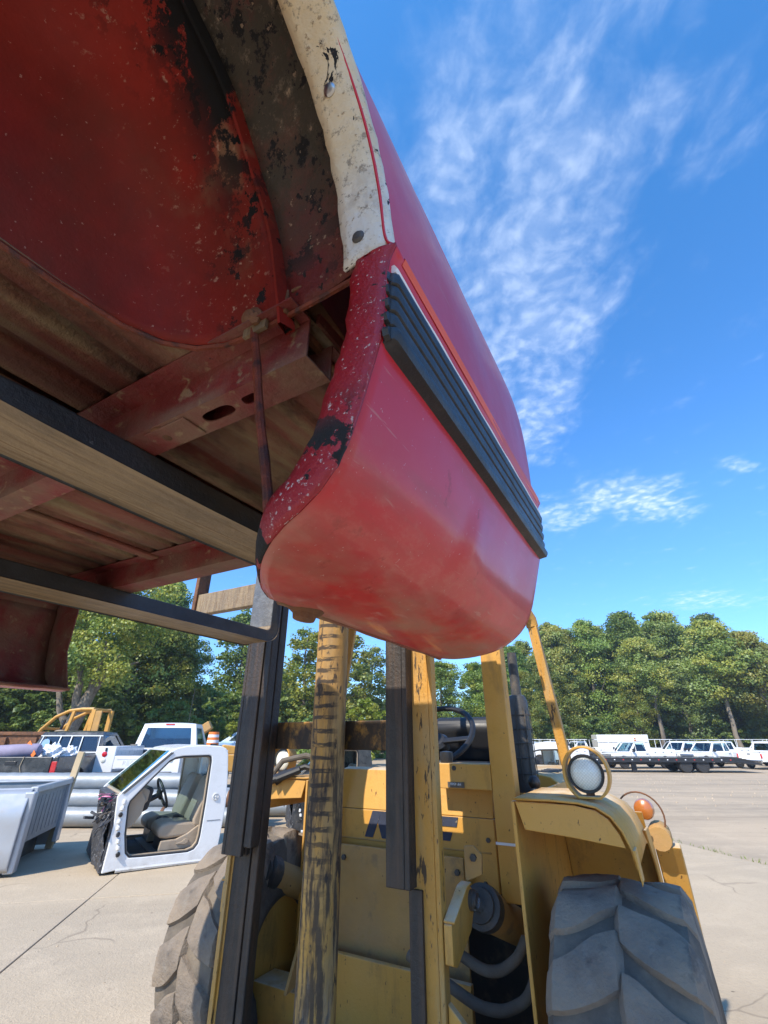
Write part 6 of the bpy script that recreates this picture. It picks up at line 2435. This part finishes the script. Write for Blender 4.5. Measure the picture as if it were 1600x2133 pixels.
# ================================================================== trees
def crown_mesh(name, seed, n_clump, per, leaf, low=0.12, wid=0.27, mats=('leaf', 'leaf_y'), second=.2, tall=1.0, airy=0.0):
    """leaf faces spread through clumps along the limbs, for a tree 1 m tall"""
    r_ = np.random.default_rng(seed)
    cl = []
    for k in range(n_clump):
        h = low + (1 - low) * (r_.random() ** (.80))
        f = (h - low) / (1 - low)
        env = wid * (math.sin(math.pi * min(1, (f * .84 + .14)) ** 1.0) ** .55) * (0.7 + .6 * r_.random())
        a = r_.random() * 2 * math.pi
        rad = env * math.sqrt(r_.random()) * (1 - airy * .2)
        sz = (.030 + .055 * r_.random() ** 1.5) * (1.2 - .4 * f)
        cl.append((rad * math.cos(a), rad * math.sin(a), h - sz * .5, sz, r_.random()))
    P, N, MI = [], [], []
    for (cx, cy, cz, sz, q) in cl:
        n = int(per * (.6 + .8 * r_.random()))
        g = r_.normal(size=(n, 3))
        g /= np.linalg.norm(g, axis=1)[:, None]
        rr = r_.random(n) ** (1 / 2.2)
        pts = g * rr[:, None] * np.array([sz * 1.35, sz * 1.35, sz * .8]) + np.array([cx, cy, cz])
        P.append(pts)
        nn = g * .7 + r_.normal(size=(n, 3)) * .5 + np.array([-.25, -.3, .45])
        N.append(nn / np.linalg.norm(nn, axis=1)[:, None])
        MI.append(np.full(n, 1 if q < second else 0))
    P = np.concatenate(P)
    N = np.concatenate(N)
    MI = np.concatenate(MI)
    n = len(P)
    t = r_.normal(size=(n, 3))
    u = np.cross(N, t)
    u /= np.linalg.norm(u, axis=1)[:, None]
    v = np.cross(N, u)
    ls = leaf * (.6 + .8 * r_.random(n))[:, None]
    a = P - u * ls * .5
    b = P + v * ls * .42 - N * ls * .10
    c = P + u * ls * .5
    d_ = P - v * ls * .42 - N * ls * .10
    V = np.stack([a, b, c, d_], 1).reshape(-1, 3)
    me = bpy.data.meshes.new(name)
    me.vertices.add(len(V))
    me.vertices.foreach_set('co', V.ravel())
    me.loops.add(n * 4)
    me.loops.foreach_set('vertex_index', np.arange(n * 4))
    me.polygons.add(n)
    me.polygons.foreach_set('loop_start', np.arange(n) * 4)
    me.polygons.foreach_set('loop_total', np.full(n, 4))
    me.polygons.foreach_set('material_index', MI)
    for m in mats:
        me.materials.append(M[m])
    me.update(calc_edges=True)
    me.validate()
    return me


def trunk_mesh(name, seed, h, r0, lean=.03, limbs=9, first=.25, fork=None):
    rr = random.Random(seed)
    t = MB()
    pts, rad = [], []
    x = y = 0
    n = 12
    for k in range(n + 1):
        f = k / n
        pts.append((x, y, f * h))
        rad.append(r0 * (1.25 if k == 0 else 1) * (1 - f) ** .8 + .002)
        x += rr.uniform(-lean, lean) * h / n * 2 + lean * h / n * .4
        y += rr.uniform(-lean, lean) * h / n * 2
    t.tube(pts, rad, 8)
    for k in range(limbs):
        i = int((first + (0.9 - first) * k / limbs) * n)
        p = Vector(pts[i])
        a = rr.uniform(0, 6.28)
        L = h * rr.uniform(.16, .30) * (1.1 - i / n * .6)
        lp, lr = [p], [rad[i] * .6]
        dr = Vector((math.cos(a), math.sin(a), rr.uniform(.5, 1.1))).normalized()
        for j in range(5):
            dr = (dr + Vector((rr.uniform(-.2, .2), rr.uniform(-.2, .2), rr.uniform(0, .25)))).normalized()
            lp.append(lp[-1] + dr * L / 5)
            lr.append(lr[0] * (1 - (j + 1) / 5.5))
        t.tube(lp, lr, 6)
    for q in fork or []:
        t.tube(q[0], q[1], 8)
    me_o = t.build(name, 'bark', None, smooth=60, recalc=False)
    me = me_o.data
    bpy.data.objects.remove(me_o)
    return me


TRUNKS = [trunk_mesh('trunk', 40 + k, .93, .017, .045, 10, .22) for k in range(3)]
SLIM = [trunk_mesh('trunk', 60 + k, .96, .0155, .11, 8, .45) for k in range(3)]
CROWNS = {
    'full': crown_mesh('crown', 1, 190, 165, .0140, .05, .23, ('leaf', 'leaf_y'), .14),
    'tall': crown_mesh('crown', 2, 190, 165, .0140, .08, .19, ('leaf', 'leaf_d'), .35),
    'yellow': crown_mesh('crown', 3, 175, 165, .0140, .08, .22, ('leaf', 'leaf_y'), .55),
    'dark': crown_mesh('crown', 4, 190, 165, .0140, .03, .25, ('leaf_d', 'leaf'), .35),
    'airy': crown_mesh('crown', 5, 110, 80, .018, .10, .25, ('leaf', 'leaf_y'), .30, airy=1),
    'bright': crown_mesh('crown', 6, 110, 74, .040, .0, .40, ('leaf_b', 'leaf_y'), .3),
    'poplar': crown_mesh('crown', 7, 140, 110, .0165, .08, .15, ('leaf', 'leaf_d'), .2),
    'bare': crown_mesh('crown', 9, 130, 165, .0140, .42, .19, ('leaf', 'leaf_y'), .35),
    'full2': crown_mesh('crown', 12, 200, 165, .0140, .06, .22, ('leaf', 'leaf_y'), .28),
    'bush': crown_mesh('crown', 8, 95, 80, .055, -.05, .62, ('leaf_d', 'leaf'), .4),
}
TREEG = 'trees standing round the back of the yard'
tcount = [0]


def tree(kind, x, y, h, label, sx=1.0, rz=None, trunk=True, group=TREEG, cat='tree', name=None):
    rr = random.Random(int(x * 7 + y * 13))
    o = thing(name or ('leafy_tree' if cat == 'tree' else 'bush'), label, cat, (x, y, zg(x, y) - .02), rr.uniform(0, 6.28) if rz is None else rz, group)
    o.scale = (h * sx, h * sx, h)
    c = bpy.data.objects.new('crown', CROWNS[kind])
    COL.objects.link(c)
    c.parent = o
    if trunk:
        t = bpy.data.objects.new('trunk', (SLIM if kind == 'bare' else TRUNKS)[tcount[0] % 3])
        tcount[0] += 1
        COL.objects.link(t)
        t.parent = o
    return o


# the old tree with a bare forked trunk on the left, leaning to the right
ft = MB()
ft.tube([(0, 0, -.02), (.15, 0, .8), (.45, 0, 1.9), (.75, .1, 2.9), (.95, .2, 3.7), (1.45, .3, 4.8), (2.0, .3, 5.8)], [.62, .50, .42, .36, .28, .2, .1], 12)
ft.tube([(.65, .05, 2.5), (.45, -.1, 3.5), (.50, -.2, 4.4), (.25, -.3, 5.2), (.1, -.3, 6.2)], [.26, .2, .17, .13, .06], 9)
ft.tube([(.45, 0, 1.9), (-.25, -.1, 2.9), (-.55, -.2, 3.9), (-1.0, -.2, 4.4), (-1.6, -.2, 4.6)], [.22, .17, .13, .09, .05], 8)
ft.tube([(.95, .2, 3.7), (1.0, .1, 4.6), (1.3, .0, 5.6), (1.2, 0, 6.6)], [.2, .16, .1, .05], 8)
ft.tube([(1.45, .3, 4.8), (2.3, .4, 5.2), (3.1, .4, 5.4)], [.14, .09, .04], 7)
old = thing('forked_tree', 'old tree with a thick bare forked trunk and yellowing leaves behind the rusty skip', 'tree', (-17.0, 26.5, 0), 0, TREEG)
ft.build('trunk', 'bark', old, smooth=60, recalc=False)
c = bpy.data.objects.new('crown', crown_mesh('crown', 31, 200, 170, .0125, .40, .34, ('leaf_y', 'leaf'), .45))
COL.objects.link(c)
c.parent = old
c.scale = (11, 11, 11.5)
c.location = (.6, 0, 0)

BIG = [
    ('dark', -25.5, 29.0, 10.5, 'dark leafy tree at the far left edge beside the old forked tree', 1.2),
    ('full', -21.0, 33.0, 12.0, 'green tree right behind the old forked tree', 1.15),
    ('full2', -18.0, 34.5, 11.2, 'full green tree rising above the lower fork', 1.15),
    ('dark', -16.2, 37.5, 9.5, 'dark green tree in the middle of the left group', 1.1),
    ('yellow', -15.6, 36.0, 9.0, 'lighter yellow green tree at the right end of the left group', 1.0),
    ('tall', -20.6, 43.0, 15.5, 'tall tree above the rest, showing its top beside the raised bed', 1.0),
    ('poplar', -13.4, 45.0, 13.2, 'slim tall tree directly left of the left mast rail', 1.1),
    ('airy', -7.0, 43.0, 11.0, 'thin airy tree seen between the mast and the lift cylinder', 1.15),
    ('airy', -3.7, 42.0, 11.2, 'thin airy tree right of the lift cylinder', 1.2),
    ('airy', -1.2, 46.0, 9.8, 'thin small crowned tree left of the right mast', 1.1),
    ('full', 5.3, 45.0, 8.4, 'drooping green tree behind the steering wheel', 1.35),
    ('full', 9.0, 47.0, 8.8, 'green tree behind the front guard post', 1.2),
    ('tall', 16.5, 63.0, 13.2, 'tall green tree left of the raked guard post', 1.25),
    ('yellow', 23.5, 66.0, 17.0, 'tall yellow tinged tree right of the raked guard post', 0.9),
    ('full2', 29.0, 67.0, 17.6, 'tall full tree in the right tree line above the headlight', 0.9),
    ('tall', 34.2, 66.0, 18.6, 'tall dark leaved tree, second highest of the right tree line', 0.99),
    ('full', 40.0, 67.0, 19.0, 'highest tree of the right tree line, full crown', 0.95),
    ('tall', 46.5, 66.5, 18.4, 'tall tree in the right tree line above the trailer wheels', 0.99),
    ('full2', 53.0, 68.0, 15.6, 'lower green tree near the right edge of the tree line', 0.95),
    ('yellow', 47.5, 60.0, 12.5, 'yellowing tree standing in front of the tall trees above the trailer tail', 1.1),
    ('dark', 58.0, 68.0, 12.5, 'dark tree at the right edge of the picture', 1.2),
    ('yellow', 30.0, 59.0, 9.5, 'small bright yellow green tree above the service truck', .9),
    ('yellow', 15.5, 54.0, 9.0, 'yellowing young tree between the exhaust stack and the raked post', .9),
    ('full', 20.0, 59.0, 10.5, 'medium green tree behind the raked guard post', 1.1),
    ('dark', 37.0, 61.0, 10.0, 'dark lower tree in front of the highest tree', 1.2),
    ('tall', 26.0, 72.0, 18.0, 'back row tree left of the highest tree', 1.03),
    ('dark', 43.5, 73.0, 19.5, 'back row tree between the two highest tree tops', 0.95),
    ('dark', 12.0, 60.0, 9.0, 'dark tree behind the truck roofs left of the raked post', 1.2),
    ('tall', 31.6, 69.5, 17.4, 'upright tree filling the gap right of the full tree above the headlight', .9),
    ('full2', 37.2, 70.0, 18.2, 'upright tree filling the gap left of the highest tree', .9),
    ('yellow', 43.2, 69.0, 17.6, 'yellow green upright tree just right of the highest tree', .9),
    ('full', 49.8, 70.0, 17.2, 'upright tree between the trailer wheel tree and the lower edge tree', .9),
    ('tall', 56.2, 70.0, 14.8, 'upright tree by the right edge behind the lower green tree', .95),
    ('yellow', 26.4, 68.5, 16.6, 'upright yellowing tree between the raked post trees and the headlight', .9),
    ('full2', 20.0, 68.0, 14.8, 'upright tree behind the raked guard post', .95),
    ('bare', 31.5, 58.5, 13.5, 'pale bare trunked tree above the headlight, in front of the tree line', 1.1),
    ('bare', 40.5, 58.0, 15.5, 'leaning pale trunk with high crown above the box trailer', 1.1),
    ('bare', 44.0, 57.0, 14.0, 'bare lower trunk left of the yellowing tree', 1.0),
    ('bare', 46.0, 58.5, 13.0, 'slender bare trunk right of two others, above the extended cab pickup', 1.0),
    ('dark', -29.0, 34.0, 11.5, 'dark tree in the far left corner behind the skip', 1.3),
    ('full', -24.5, 36.0, 12.5, 'tall green tree left behind the old forked tree', 1.2),
]
for (kd, x, y, h, lab, sx) in BIG:
    tree(kd, x, y, h, lab, sx)
BUSHES = [
    ('bush', -13.0, 31.0, 3.6, 'dark bush behind the white service truck'), ('bush', -18.5, 27.5, 3.0, 'dark bush at the foot of the old forked tree'), ('bush', -23, 26, 3.6, 'dark bush left of the old forked tree'),
    ('bush', -11.2, 36.0, 4.4, 'dark bush above the orange barrel'), ('bush', -14.6, 39.0, 5.4, 'tall dark bush left of the slim tree'), ('bush', -17.0, 30.5, 4.2, 'dark bush behind the yellow cage'),
    ('bright', -7.7, 31.0, 4.6, 'bright yellow green bush between the mast rail and the cylinder'), ('bright', -1.3, 33.0, 4.0, 'bright yellow green bush right of the cylinder above the beam'),
    ('bush', -4.3, 38.0, 3.8, 'dark bush between the two bright bushes'), ('bush', -10.0, 43.0, 5.6, 'dark bush behind the left mast rail'), ('bush', -26, 29, 4.6, 'big dark bush at the left edge behind the skip'), ('bush', -20.8, 29.5, 4.6, 'big dark bush just left of the forked trunk'), ('bush', -6.4, 46.0, 6.0, 'tall dark bush far behind the cylinder'), ('bush', -2.4, 47.0, 5.6, 'tall dark bush far behind the beam'), ('bush', 2.6, 48.0, 4.4, 'dark bush left of the turquoise container'),
    ('bush', 12.5, 53.0, 4.2, 'bush behind the sign'), ('bush', 18.0, 55.0, 4.4, 'bush behind the service trucks'), ('bush', 23.5, 57.0, 4.4, 'bush left of the box trailer'),
    ('bush', 40.0, 60.0, 4.0, 'bush under the tall trees behind the extended cab pickup'), ('bush', 46.0, 62.0, 4.2, 'bush under the tall trees near the right edge'), ('bush', 53.0, 62.0, 5.0, 'dark bush at the right edge under the trees'),
    ('bush', 34.0, 62.0, 3.6, 'bush behind the plain white box trailer'), ('bush', 28.5, 60.0, 4.2, 'bush behind the beacon of the service truck'),
]
for (kd, x, y, h, lab) in BUSHES:
    tree(kd, x, y, h, lab, 1.0, trunk=False, group='bushes under the trees', cat='bush')

# the far-off wood behind the trees reads as one dark mass
r2 = np.random.default_rng(77)
n = 90000
X = r2.uniform(-95, 115, n)
Yf = 58 + 24 * np.clip((X + 10) / 40, -0.4, 1) + r2.uniform(0, 10, n)
top = (5.0 + 3.0 * np.clip((4 - X) / 8, 0, 1) + 6.5 * np.clip((X - 8) / 25, 0, 1)) * (.8 + .25 * np.sin(X * .35) + .15 * np.sin(X * .9 + 1))
Z = top * r2.random(n) ** .75
Pw_ = np.stack([X, Yf, Z], 1)
Nn = r2.normal(size=(n, 3)) + np.array([0, -.6, .5])
Nn /= np.linalg.norm(Nn, axis=1)[:, None]
uu = np.cross(Nn, r2.normal(size=(n, 3)))
uu /= np.linalg.norm(uu, axis=1)[:, None]
vv = np.cross(Nn, uu)
ls = (.5 + .5 * r2.random(n))[:, None]
V = np.stack([Pw_ - uu * ls * .5, Pw_ + vv * ls * .4, Pw_ + uu * ls * .5, Pw_ - vv * ls * .4], 1).reshape(-1, 3)
me = bpy.data.meshes.new('far_wood')
me.vertices.add(len(V))
me.vertices.foreach_set('co', V.ravel())
me.loops.add(n * 4)
me.loops.foreach_set('vertex_index', np.arange(n * 4))
me.polygons.add(n)
me.polygons.foreach_set('loop_start', np.arange(n) * 4)
me.polygons.foreach_set('loop_total', np.full(n, 4))
me.materials.append(M['leaf_d'])
me.update(calc_edges=True)
fo = bpy.data.objects.new('far_wood', me)
COL.objects.link(fo)
fo['kind'] = 'stuff'
tag(fo, 'dark wood closing the yard behind the single trees', 'wood')

# thin air between the camera and the far trees
hm_ = bpy.data.materials.new('haze')
hm_.use_nodes = True
hm_.node_tree.nodes.clear()
T = NT(hm_.node_tree)
pv = T.n('ShaderNodeVolumePrincipled', {'Color': (0.86, 0.92, 1.0), 'Density': 0.0007, 'Anisotropy': 0.3})
o = T.n('ShaderNodeOutputMaterial')
hm_.node_tree.links.new(pv.outputs[0], o.inputs['Volume'])
hz_ = MB()
hz_.box(-130, 150, -25, 130, -2.2, 24)
ho_ = hz_.build('haze', hm_, None, smooth=0)
ho_['kind'] = 'stuff'
ho_['label'] = 'thin pale air over the yard'
